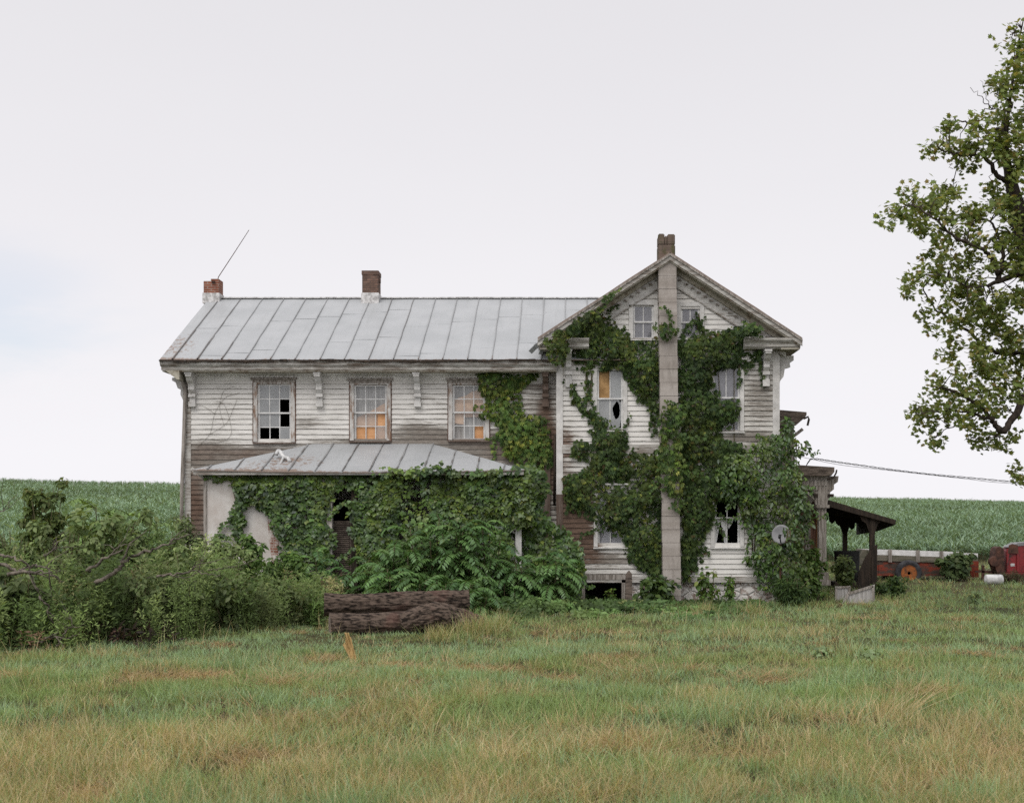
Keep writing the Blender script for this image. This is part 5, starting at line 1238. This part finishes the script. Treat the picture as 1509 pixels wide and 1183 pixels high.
BRS = [('long arching dead branch sweeping right from the middle of the brush heap', [(140, 858, 0), (168, 842, 0), (182, 828, 0), (206, 815, .1), (225, 810, .1), (248, 800, .3), (262, 792, .4), (279, 787, .5)], -9.6, .05),
       ('short pale dead branch sticking up left of the long arching one', [(128, 842, 0), (150, 826, 0), (168, 816, 0), (182, 809, 0)], -9.7, .04),
       ('bowed grey branch at the far left of the brush heap', [(-20, 832, 0), (5, 831, 0), (25, 840, 0), (45, 833, .1), (60, 834, .1), (78, 843, .1), (90, 858, .2)], -10.2, .045),
       ('upper bowed branch at the far left of the brush heap', [(-20, 818, 0), (10, 818, 0), (28, 824, 0), (45, 838, .1), (52, 860, .2), (58, 880, .2)], -9.8, .035),
       ('dark straight branch lying across the left of the brush heap', [(10, 846, 0), (40, 842, 0), (62, 843, 0), (85, 850, 0)], -10.3, .045),
       ('forked dark twig standing up in the hedge', [(68, 818, 0), (80, 808, 0), (90, 795, 0), (102, 782, 0)], -8.2, .028),
       ('bleached branch lying low before the plaster wall', [(232, 848, 0), (262, 846, 0), (285, 842, .1), (308, 846, .2), (325, 850, .3)], -8.8, .035),
       ('branch reaching over the shrubs before the plaster wall', [(300, 842, 0), (320, 838, 0), (338, 836, .1), (362, 830, .2), (385, 822, .3)], -7.6, .022),
       ('thin dead branch poking in above the hedge at the left edge', [(-10, 757, 0), (5, 752, 0), (14, 741, 0), (22, 729, 0)], -8.5, .02),
       ('low reddish branch at the front of the brush heap', [(55, 948, 0), (75, 938, 0), (100, 940, .1), (120, 930, .2)], -11.2, .035),
       ('broken branch in front of the undergrowth, near the lawn edge', [(85, 950, 0), (96, 935, 0), (105, 915, 0), (85, 905, .1)], -11.1, .03),
       ('crooked branch leaning through the undergrowth left of the middle', [(60, 880, 0), (70, 895, 0), (80, 915, .1), (100, 925, .1), (112, 918, .2)], -10.9, .03),
       ('fine dead branch among the weeds near the house corner', [(215, 852, 0), (245, 848, 0), (275, 851, .1), (300, 838, .2)], -9.1, .025)]
for i, (lab, pts, Y, r0) in enumerate(BRS): branch(lab, pts, Y - (1.0 if i in (0, 1, 2, 3, 4, 6) else 0), r0 * (1.2 if i < 5 else 1), i, 3)

# brown dead stuff under the brush heap
def a3(r, n):
    k = r.integers(0, 5, n); c = np.array([(35, 925, 34), (100, 950, 42), (150, 955, 30), (310, 922, 26), (70, 900, 30)])[k]
    px = c[:, 0] + r.normal(0, 1, n) * c[:, 2]; return px, CZ * F / (np.interp(px, fx, fy) - 13 + r.normal(0, 6, n) - CY)
undergrowth('dead_brush', 'red-brown dead brush and litter along the front of the weeds', a3, 90, lambda px, dd, r: .34 + 0 * px, 63, [(.09, .05, .035), (.06, .04, .03), (.16, .1, .06), (.04, .03, .022)], [3, 3, 1, 2], .11, 24, T_LANCE, .3, .4)
# ------------------------------------------------------------------ maple at the right
TY = -3.5
mp = thing('maple_tree', 'tall maple reaching in from the right with leafy drooping limbs', 'tree', (PX(1580, TY), TY, 0))
tr = MB(); r = random.Random(3)
trunk = [(1585, 960, 0), (1575, 800, 0), (1560, 680, 0), (1545, 560, 0), (1530, 440, 0), (1505, 331, 0), (1489, 265, 0), (1482, 215, .1), (1488, 150, .1), (1500, 70, .2), (1508, 30, .2)]
limbs = [([(1490, 270, 0), (1474, 262, -.1), (1462, 248, -.2), (1448, 228, -.3), (1430, 229, -.4), (1415, 229, -.5), (1400, 226, -.5), (1382, 219, -.6)], .06),
         ([(1482, 215, 0), (1479, 192, .2), (1456, 193, .3), (1440, 186, .4), (1423, 179, .4), (1408, 180, .5)], .045),
         ([(1479, 195, 0), (1480, 170, 0), (1478, 150, 0), (1470, 140, 0)], .03),
         ([(1535, 395, 0), (1509, 401, -.2), (1480, 410, -.5), (1456, 421, -.8)], .12),
         ([(1470, 412, -.6), (1469, 398, -.7), (1462, 380, -.8), (1446, 367, -.9), (1420, 355, -1), (1400, 345, -1.1), (1375, 322, -1.2), (1345, 300, -1.2)], .06),
         ([(1472, 411, -.5), (1476, 385, -.4), (1474, 360, -.3), (1462, 330, -.2), (1440, 322, 0)], .055),
         ([(1460, 420, -.8), (1440, 424, -.9), (1418, 419, -1), (1390, 408, -1), (1360, 405, -1.2)], .025),
         ([(1545, 510, 0), (1509, 519, .4), (1480, 520, .6), (1456, 516, .8), (1436, 497, .9), (1415, 479, 1), (1395, 466, 1), (1378, 455, 1.1), (1360, 425, 1.1)], .06),
         ([(1545, 545, 0), (1509, 590, -.4), (1492, 618, -.6), (1480, 634, -.7), (1470, 630, -.8), (1463, 621, -.8), (1448, 605, -.9), (1425, 587, -1), (1400, 575, -1), (1380, 572, -1.1)], .09),
         ([(1463, 622, -.8), (1440, 612, -.9), (1410, 605, -1), (1380, 606, -1.1), (1350, 610, -1.2)], .03),
         ([(1448, 605, -.9), (1420, 622, -.9), (1395, 632, -1), (1380, 645, -1)], .02), ([(1492, 618, -.6), (1470, 640, -.5), (1450, 648, -.5)], .02),
         ([(1500, 315, 0), (1480, 306, .3), (1464, 303, .5), (1450, 308, .6)], .06), ([(1489, 160, .1), (1480, 130, .2), (1490, 90, .2)], .03),
         ([(1473, 166, 0), (1455, 155, 0), (1442, 140, -.1), (1430, 128, -.1)], .014), ([(1462, 160, 0), (1452, 140, 0), (1446, 120, 0)], .01), ([(1497, 52, 0), (1488, 46, 0)], .012)]
def T_(pts): return [P(px, py, TY + dy) for px, py, dy in pts]
L_ = smooth(T_(trunk), 5); tr.tube(L_, list(np.interp(np.linspace(0, 1, len(L_)), [0, .1, .3, .5, .64, .75, 1], [.5, .34, .28, .2, .09, .04, .012])), 12, .06)
tr.build('trunk', MAT['bark'], mp, True)
skel = [p for p in L_[20:]]
lm = MB()
for pts, r0 in limbs:
    q = smooth(T_(pts), 5); q = [p + Vector((r.gauss(0, .015), r.gauss(0, .03), r.gauss(0, .015))) for p in q]; skel += q
    lm.tube(q, [r0 * (1 - .78 * i / len(q)) for i in range(len(q))], 7, .08)
clumps = [(1505, 40, 12), (1492, 62, 12), (1500, 85, 20), (1482, 108, 18), (1500, 120, 25), (1474, 125, 12), (1500, 150, 25), (1505, 190, 25), (1440, 183, 14), (1425, 190, 12), (1394, 183, 6), (1405, 181, 6), (1455, 178, 12), (1482, 195, 18), (1367, 217, 12), (1412, 220, 18), (1440, 214, 12), (1420, 240, 12), (1472, 218, 18), (1500, 230, 25), (1502, 260, 22), (1495, 205, 20), (1466, 205, 12), (1390, 212, 8), (1425, 212, 10),
          (1338, 275, 9), (1345, 300, 20), (1312, 324, 12), (1375, 290, 20), (1402, 282, 16), (1412, 310, 22), (1362, 330, 20), (1390, 345, 18), (1440, 320, 18), (1472, 300, 18), (1492, 290, 20), (1452, 350, 22), (1482, 350, 22), (1502, 370, 20), (1393, 372, 12), (1350, 408, 16), (1345, 430, 10), (1385, 405, 18), (1410, 400, 18), (1358, 462, 8), (1380, 450, 14), (1375, 482, 10), (1410, 430, 20), (1440, 440, 22), (1470, 440, 22), (1502, 440, 22), (1420, 470, 20), (1450, 480, 22), (1490, 480, 22), (1396, 520, 14), (1400, 500, 12), (1440, 520, 20), (1480, 540, 22), (1502, 545, 20),
          (1410, 553, 20), (1380, 570, 14), (1430, 575, 20), (1470, 570, 22), (1500, 575, 15), (1400, 600, 18), (1362, 608, 18), (1345, 612, 9), (1386, 626, 14), (1376, 650, 11), (1430, 612, 18), (1448, 600, 18), (1440, 648, 12), (1458, 645, 9), (1473, 655, 6), (1490, 640, 8), (1502, 690, 8), (1505, 702, 6), (1372, 300, 16), (1330, 312, 10), (1425, 380, 14), (1440, 392, 14), (1485, 385, 18), (1500, 395, 16), (1425, 415, 16), (1455, 455, 18), (1490, 505, 20), (1455, 545, 18), (1470, 600, 14), (1495, 320, 18), (1465, 275, 12), (1365, 375, 8), (1420, 350, 14)]
rr = random.Random(8)
for k in range(70):
    px = rr.uniform(1522, 1700); py = rr.uniform(30, 660); 
    if abs(px - 1590) < 120 * math.sin(pi * min(1, max(.2, (py) / 680))) + 10: clumps.append((px, py, rr.uniform(18, 28)))
lf = Leafs(); r2 = np.random.default_rng(77); sc = (CD + TY) / F
sk = np.array([tuple(p) for p in skel]); TW = MB()
ML = [(.15, .2, .055), (.18, .22, .064), (.11, .15, .042), (.23, .245, .08), (.28, .245, .085), (.25, .18, .07)]
for (px, py, rad) in clumps:
    # each spray: several sub clumps in depth
    for dy in ((-.7, .0, .7) if rad > 14 else (-.2, .25)):
        cpx, cpy = px + r2.normal(0, rad * .3), py + r2.normal(0, rad * .25)
        c = np.array(P(cpx, cpy, TY + dy - .3 + r2.normal(0, .2))); R = rad * sc * .95
        k = sk[np.argmin(((sk - c) ** 2 * np.array([1, .4, 1])).sum(1))]
        d = Vector(c - k); q = [Vector(k)]
        for t in (.35, .7, 1): q.append(Vector(k) + d * t + Vector(r2.normal(0, .05, 3)) + Vector((0, 0, .08 * sin(t * pi))))
        if d.length < .8: TW.tube(q, [.016, .011, .008, .004], 4)
        n = int(20 + 500 * R ** 2); m = max(3, int(n / 12)); tw = c + r2.normal(0, 1, (m, 3)) * np.array([R * .62, R * .5, R * .42])
        i = r2.integers(0, m, n); pos = tw[i] + r2.normal(0, .07, (n, 3)) + np.array([0, 0, -.03])
        nrm = np.array([0, -.45, .8]) + r2.normal(0, .6, (n, 3)); tip = unit(pos - c) * .6 + np.array([0, 0, -.55]) + r2.normal(0, .4, (n, 3))
        lf.put(T_MAPLE, pos, nrm, tip, .1 * r2.uniform(.65, 1.25, n), palette(n, ML, [4, 4, 3, 2, .9, .5], .3, r2) * r2.uniform(.75, 1.25))
lm.build('limbs', MAT['bark'], mp, True)
TW.build('twigs', MAT['bark'], mp, True)
lf.build('crown', MAT['tree_leaf'], mp)

# ------------------------------------------------------------------ blades: shared by corn and grass
def blades(X, Y, Z, H, W, az, lean, curl, seg, col, twist=None):
    """curved ribbons; all arrays length N; returns V,(faces),C"""
    N = len(X); t = np.linspace(0, 1, seg + 1); hx = np.cos(az); hy = np.sin(az)
    out = H[:, None] * (lean[:, None] * t + curl[:, None] * t ** 2.2); up = H[:, None] * (t - .5 * np.clip(curl[:, None], 0, 2) * t ** 2.4)
    cxp = X[:, None] + hx[:, None] * out; cyp = Y[:, None] + hy[:, None] * out; czp = Z[:, None] + up
    ta = az + pi / 2 if twist is None else twist
    wx_, wy_ = np.cos(ta), np.sin(ta); ww = W[:, None] * np.interp(t, [0, .35, 1], [.7, 1, .0])[None] * .5
    ww[:, -1] = W * .03
    Lf = np.stack([cxp - wx_[:, None] * ww, cyp - wy_[:, None] * ww, czp], 2); Rt = np.stack([cxp + wx_[:, None] * ww, cyp + wy_[:, None] * ww, czp], 2)
    V = np.stack([Lf, Rt], 2).reshape(N, (seg + 1) * 2, 3); k = (seg + 1) * 2
    f = np.array([(2 * i, 2 * i + 1, 2 * i + 3, 2 * i + 2) for i in range(seg)])
    Fq = (f[None] + (np.arange(N) * k)[:, None, None]).reshape(-1, 4)
    return V.reshape(-1, 3), Fq, np.repeat(col, k, 0)
class BL:
    def __init__(s): s.V = []; s.F = []; s.C = []; s.n = 0
    def put(s, *a, **k):
        V, Fq, C = blades(*a, **k); s.V.append(V); s.F.append(Fq + s.n); s.C.append(C); s.n += len(V)
    def build(s, name, mat): return np_mesh(name, np.concatenate(s.V), [np.concatenate(s.F)], np.concatenate(s.C), mat)

# cornfield
r3 = np.random.default_rng(21); B = BL()
CC = [(.21, .305, .19), (.25, .345, .23), (.155, .245, .145), (.32, .41, .3)]
for (d0, d1, dens, ls, per, seg) in ((57, 80, 5.4, 1.0, 8, 4), (80, 115, 3.6, 1.15, 7, 3), (115, 205, 1.7, 1.4, 6, 3)):
    area = (d1 - d0) * (.62 * (d0 + d1)); n = int(area * dens); D = np.sqrt(r3.uniform(d0 ** 2, d1 ** 2, n)); u = r3.uniform(-.62, .52, n); X = u * D; Y = D - CD
    row = .9; X = np.round(X / row) * row + r3.normal(0, .08, n)
    ok = D > 60.5 + (fbm(X * .2, X * 0 + 3, 2) - .5) * 2; X, Y, D = X[ok], Y[ok], D[ok]; n = len(X)
    Z = gz(X, Y); Hp = 1.15 * (.82 + .4 * fbm(X * .12, Y * .12, 3)) * r3.uniform(.85, 1.15, n)
    big = (.8 + .45 * fbm(X * .05, Y * .05, 2))
    for k in range(per):
        h = r3.uniform(.25, .8, n) * Hp; az = r3.uniform(0, 2 * pi, n)
        col = palette(n, CC, [3, 3, 2, .8], .25, r3) * big[:, None]
        B.put(X + r3.normal(0, .03, n), Y, Z + h * .75, Hp * .4 * r3.uniform(.7, 1.2, n) * (1 + (ls - 1) * .3), .054 * ls * r3.uniform(.8, 1.2, n), az, r3.uniform(.35, 1.0, n), r3.uniform(.4, 1.3, n), seg, np.clip(col, 0, 1))
    B.put(X, Y, Z - .02, Hp * .9, np.full(n, .05), r3.uniform(0, 6, n), np.zeros(n), np.zeros(n), 1, palette(n, [(.06, .1, .04)], [1], .2, r3))
tag(B.build('cornfield', MAT['corn']), 'field of young blue-green corn rising to the skyline', 'corn', kind='stuff')

# grass: meadow lawn
r4 = np.random.default_rng(33)
GC = dict(green=[(.245, .34, .14), (.3, .39, .175), (.2, .285, .11)], blue=[(.265, .385, .21), (.32, .43, .255)], straw=[(.50, .40, .23), (.42, .325, .17), (.57, .48, .31)], olive=[(.31, .32, .14), (.36, .35, .165)], rusty=[(.36, .245, .14), (.42, .30, .18)])
def field(X, Y):
    """0 green .. 1 dry, in drifts stretched along the mowing"""
    a = fbm(X * .35 + 4, Y * .6 + 9, 4); b = fbm(X * 1.9, Y * 2.4 + 70, 3)
    return .5 + (a - .5) * .5 + (b - .5) * .8
def lawn(N, dmin, dmax, seg, hb, wb, tuft, spread, power=1.0):
    nt = N // tuft; s = r4.random(nt); D = 1 / (1 / dmin + s * (1 / dmax - 1 / dmin)) if power == 1 else np.sqrt(r4.uniform(dmin ** 2, dmax ** 2, nt))
    u = r4.uniform(-.7, .58, nt); tx = u * D; ty = D - CD
    dry = field(tx, ty) + .09 * sstep(15, 9.5, D) - .12 * np.exp(-((D - 19.5) / 2.2) ** 2) * sstep(-8, -4.5, tx) * sstep(1.5, -1.5, tx) - .06 * sstep(4, 8, tx) * sstep(19, 25, D) - .02
    tall = .45 + 1.1 * fbm(tx * 1.3 + 20, ty * 1.3, 3)
    i = np.repeat(np.arange(nt), tuft); n = len(i); a = r4.uniform(0, 2 * pi, n); rad = spread * np.sqrt(r4.random(n))
    X = tx[i] + np.cos(a) * rad; Y = ty[i] + np.sin(a) * rad; Dn = Y + CD; px = CX + X * F / Dn
    base_px = CY + CZ * F / Dn
    # no lawn inside the house, porch, undergrowth, field
    ok = ~((X > XL) & (X < XE + 1.6) & (Y > -.05) & (Y < 9)) & ~((X > XL + .9) & (X < -.8) & (Y > -1.6)) & (Dn < 62)
    uf = np.interp(px, fx, fy); ok &= ~((px < 505) & (base_px < uf - 6) & (Dn < 26.5))
    X, Y, i, a, Dn = X[ok], Y[ok], i[ok], a[ok], Dn[ok]; n = len(X); rt = r4.random(nt)[i] * .6 + r4.random(n) * .4; d = dry[i] + r4.normal(0, .03, n)
    g = GC; col = palette(n, g['green'], [3, 3, 2], .25, r4)
    bl = fbm(X * .5 + 33, Y * .9, 2); m_ = (bl > .42) & (r4.random(n) < .55 + .3 * np.exp(-((Dn - 19.5) / 3) ** 2)); col[m_] = palette(int(m_.sum()), g['blue'], [1, 1], .25, r4)
    m_ = (d > .47) & (r4.random(n) < .45); col[m_] = palette(int(m_.sum()), g['olive'], [1, 1], .25, r4)
    ps = np.clip((d - .45 - .085 * sstep(11, 15, Dn)) * 3.2, .05, .5); m_ = rt < ps; col[m_] = palette(int(m_.sum()), g['straw'], [3, 2, 2], .3, r4)
    lod = fbm(X * 1.1 + 81, Y * 1.9 + 11, 3) + r4.normal(0, .02, n); m2 = (lod > .70); col[m2] = palette(int(m2.sum()), g['rusty'] + g['straw'][:2], [3, 2, 2, 2], .25, r4)
    tone = (.82 + .38 * fbm(X * 1.5 + 5, Y * 2.2, 3))[:, None]
    H = hb * tall[i] * r4.uniform(.5, 1.25, n) * (1 - .5 * sstep(-5.2, -4.4, X) * sstep(-1.5, -2.1, X) * sstep(-10.2, -9.4, Y) * sstep(-6, -6.6, Y)) * (1 - .45 * sstep(.2, .6, X) * sstep(2.0, 1.5, X) * sstep(-5, -3.5, Y)); H = np.where(m_, H * 1.12, H); H = np.where(m2, H * .85, H)
    lean = np.abs(r4.normal(.22, .24, n)); curl = np.abs(r4.normal(.35, .35, n)); lean = np.where(m2, r4.uniform(.9, 2.2, n), lean)
    W = wb * 1.08 * (Dn / 10) ** .72 * r4.uniform(.7, 1.35, n)
    return X, Y, gz(X, Y) - .01, H, W, a + r4.normal(0, .5, n), lean, curl, seg, np.clip(col * tone, 0, 1), r4.uniform(0, pi, n)
G = BL()
G.put(*lawn(200000, 6.5, 14, 4, .21, .005, 10, .09))
G.put(*lawn(240000, 14, 34, 3, .15, .0042, 10, .12))
G.put(*lawn(60000, 28, 62, 2, .21, .0046, 10, .22))
# tall seed stalks
def stalks(N):
    s = r4.random(N); D = 1 / (1 / 7 + s * (1 / 26 - 1 / 7)); X = r4.uniform(-.6, .54, N) * D; Y = D - CD
    k = (fbm(X * .45 + 51, Y * .8 + 15, 3) > .53) & (CY + CZ * F / D > np.interp(CX + X * F / D, fx, fy)); X, Y, D = X[k], Y[k], D[k]; n = len(X)
    return X, Y, gz(X, Y), r4.uniform(.26, .5, n), .0035 * (D / 10) ** .6, r4.uniform(0, 2 * pi, n), np.abs(r4.normal(.2, .2, n)), np.abs(r4.normal(.1, .15, n)), 3, palette(n, GC['straw'] + GC['olive'], [3, 2, 3, 1, 1], .3, r4), r4.uniform(0, pi, n)
G.put(*stalks(9000))
# the long-stalked clump lying over at the right, and a few matted heaps
def clump(px, py, n, H, az, sp, lean, rad, cols):
    D = CZ * F / (py - CY); X = (px - CX) * D / F + r4.normal(0, rad, n); Y = D - CD + r4.normal(0, rad * .6, n)
    G.put(X, Y, gz(X, Y), H * r4.uniform(.5, 1.1, n), .005 * (D / 10) ** .6 * r4.uniform(.7, 1.3, n), az + r4.normal(0, sp, n), np.abs(r4.normal(lean, .3, n)), r4.uniform(0, .3, n), 3, palette(n, cols, np.ones(len(cols)), .25, r4), r4.uniform(0, pi, n))
clump(1310, 1052, 70, .55, .15, .5, 1.3, .12, GC['straw']); clump(1295, 1050, 60, .42, .6, 1.2, .4, .12, GC['straw'])
for px, py in ((1350, 1112), (1330, 1108), (620, 1040), (930, 1095), (870, 1092), (420, 1010), (940, 990), (1490, 1110), (1130, 1000), (760, 1168)):
    clump(px, py, 260, .22, r4.uniform(0, 6), 1.2, 2.6, .3, GC['rusty'] + GC['straw'][:2])
# dry tussocks at the foot of the logs and stake
for px, py, h in ((502, 934, .34), (655, 946, .34), (690, 940, .36), (722, 938, .5), (738, 934, .5), (640, 944, .3), (1040, 905, .4), (1110, 908, .4), (700, 940, .5)):
    clump(px, py, 160, h, 0, 3, .35, .14, GC['straw'] + GC['olive'] + GC['green'])
tag(G.build('grass', MAT['grass']), 'rough meadow grass, green with straw-coloured drifts', 'grass', kind='stuff')

# ------------------------------------------------------------------ sky, sun, camera
wd = bpy.data.worlds.new('World'); S.world = wd; wd.use_nodes = True; nt = wd.node_tree; nd = nt.nodes; bg = nd['Background']
def N_(t, ins={}, **kw):
    o = nd.new(t)
    for k, v in kw.items(): setattr(o, k, v)
    for k, v in ins.items():
        i = o.inputs[k]
        if hasattr(v, 'is_output'): nt.links.new(v, i)
        elif isinstance(v, tuple) and len(v) == 3 and i.type == 'RGBA': i.default_value = (*v, 1)
        else: i.default_value = v
    return o
SUN_EL, SUN_AZ = 52, 205
sky = N_('ShaderNodeTexSky', sky_type='NISHITA', sun_disc=False, sun_elevation=radians(SUN_EL), sun_rotation=radians(SUN_AZ), air_density=1.0, dust_density=2.0)
tc = N_('ShaderNodeTexCoord'); sx_ = N_('ShaderNodeSeparateXYZ', {0: tc.outputs['Generated']})
mpn = N_('ShaderNodeMapping', {'Vector': tc.outputs['Generated'], 'Scale': (1, 1, 3.2)})
nz = N_('ShaderNodeTexNoise', {'Vector': mpn.outputs[0], 'Scale': 2.6, 'Detail': 6, 'Roughness': .55})
cov = N_('ShaderNodeMapRange', {'Value': nz.outputs['Fac'], 'From Min': .40, 'From Max': .56, 'To Min': 0.0, 'To Max': 1.0}, interpolation_type='SMOOTHSTEP')
pd = N_('ShaderNodeVectorMath', {0: tc.outputs['Generated'], 1: (-.43, .9, .06)}, operation='DOT_PRODUCT')
pm_ = N_('ShaderNodeMapRange', {'Value': pd.outputs['Value'], 'From Min': .984, 'From Max': .999, 'To Min': 1.0, 'To Max': .62}, interpolation_type='SMOOTHSTEP')
c1_ = N_('ShaderNodeMath', {0: 1.0, 1: pm_.outputs[0]}, operation='SUBTRACT'); c2_ = N_('ShaderNodeMath', {0: cov.outputs[0], 1: c1_.outputs[0]}, operation='MULTIPLY'); cov = N_('ShaderNodeMath', {0: c2_.outputs[0], 1: pm_.outputs[0]}, operation='ADD')
nz2 = N_('ShaderNodeTexNoise', {'Vector': mpn.outputs[0], 'Scale': 1.3, 'Detail': 5, 'Roughness': .5})
tone = N_('ShaderNodeMix', {0: nz2.outputs['Fac']}, data_type='RGBA'); 
def setc(o, a, b): o.inputs[6].default_value = (*a, 1); o.inputs[7].default_value = (*b, 1)
setc(tone, (7.75, 7.6, 7.97), (8.42, 8.32, 8.56))
# the overcast is brighter overhead and behind the camera, where the hidden sun is
dt = N_('ShaderNodeVectorMath', {0: tc.outputs['Generated'], 1: (-.15, -.62, .77)}, operation='DOT_PRODUCT')
br = N_('ShaderNodeMapRange', {'Value': dt.outputs['Value'], 'From Min': .15, 'From Max': 1.0, 'To Min': 1.0, 'To Max': 1.75})
up = N_('ShaderNodeMapRange', {'Value': sx_.outputs[2], 'From Min': .05, 'From Max': .42, 'To Min': 1.05, 'To Max': .89})
ml = N_('ShaderNodeMath', {0: br.outputs[0], 1: up.outputs[0]}, operation='MULTIPLY')
cl = N_('ShaderNodeVectorMath', {0: tone.outputs[2], 'Scale': ml.outputs[0]}, operation='SCALE')
mx = N_('ShaderNodeMix', {0: cov.outputs[0]}, data_type='RGBA'); sk2 = N_('ShaderNodeVectorMath', {0: sky.outputs[0], 'Scale': 1.6}, operation='SCALE'); nt.links.new(sk2.outputs[0], mx.inputs[6]); nt.links.new(cl.outputs[0], mx.inputs[7])
nt.links.new(mx.outputs[2], bg.inputs[0]); bg.inputs[1].default_value = .1
sl = bpy.data.lights.new('sun', 'SUN'); sl.energy = 1.5; sl.angle = radians(35); sl.color = (1, .96, .9)
so = bpy.data.objects.new('sun', sl); COL.objects.link(so)
az = radians(SUN_AZ); dv = Vector((sin(az) * cos(radians(SUN_EL)), cos(az) * cos(radians(SUN_EL)), sin(radians(SUN_EL))))
so.rotation_euler = (-dv).to_track_quat('-Z', 'Y').to_euler(); so.location = dv * 60
cam = bpy.data.cameras.new('camera'); co = bpy.data.objects.new('camera', cam); COL.objects.link(co)
co.location = (0, -CD, CZ); co.rotation_euler = (radians(90), 0, 0)
cam.sensor_fit = 'HORIZONTAL'; cam.sensor_width = 36; cam.lens = F / 1509 * 36
cam.shift_x = -(CX - 754.5) / 1509; cam.shift_y = (CY - 591.5) / 1509; cam.clip_start = .1; cam.clip_end = 6000
cam.dof.use_dof = True; cam.dof.focus_distance = 29; cam.dof.aperture_fstop = 3.5
S.camera = co
S.view_settings.view_transform = 'Standard'; S.view_settings.look = 'None'; S.view_settings.exposure = .12; S.view_settings.gamma = 1
S.render.engine = 'CYCLES'; S.cycles.use_denoising = False; S.cycles.max_bounces = 6; S.cycles.transparent_max_bounces = 12; S.cycles.caustics_reflective = False; S.cycles.caustics_refractive = False
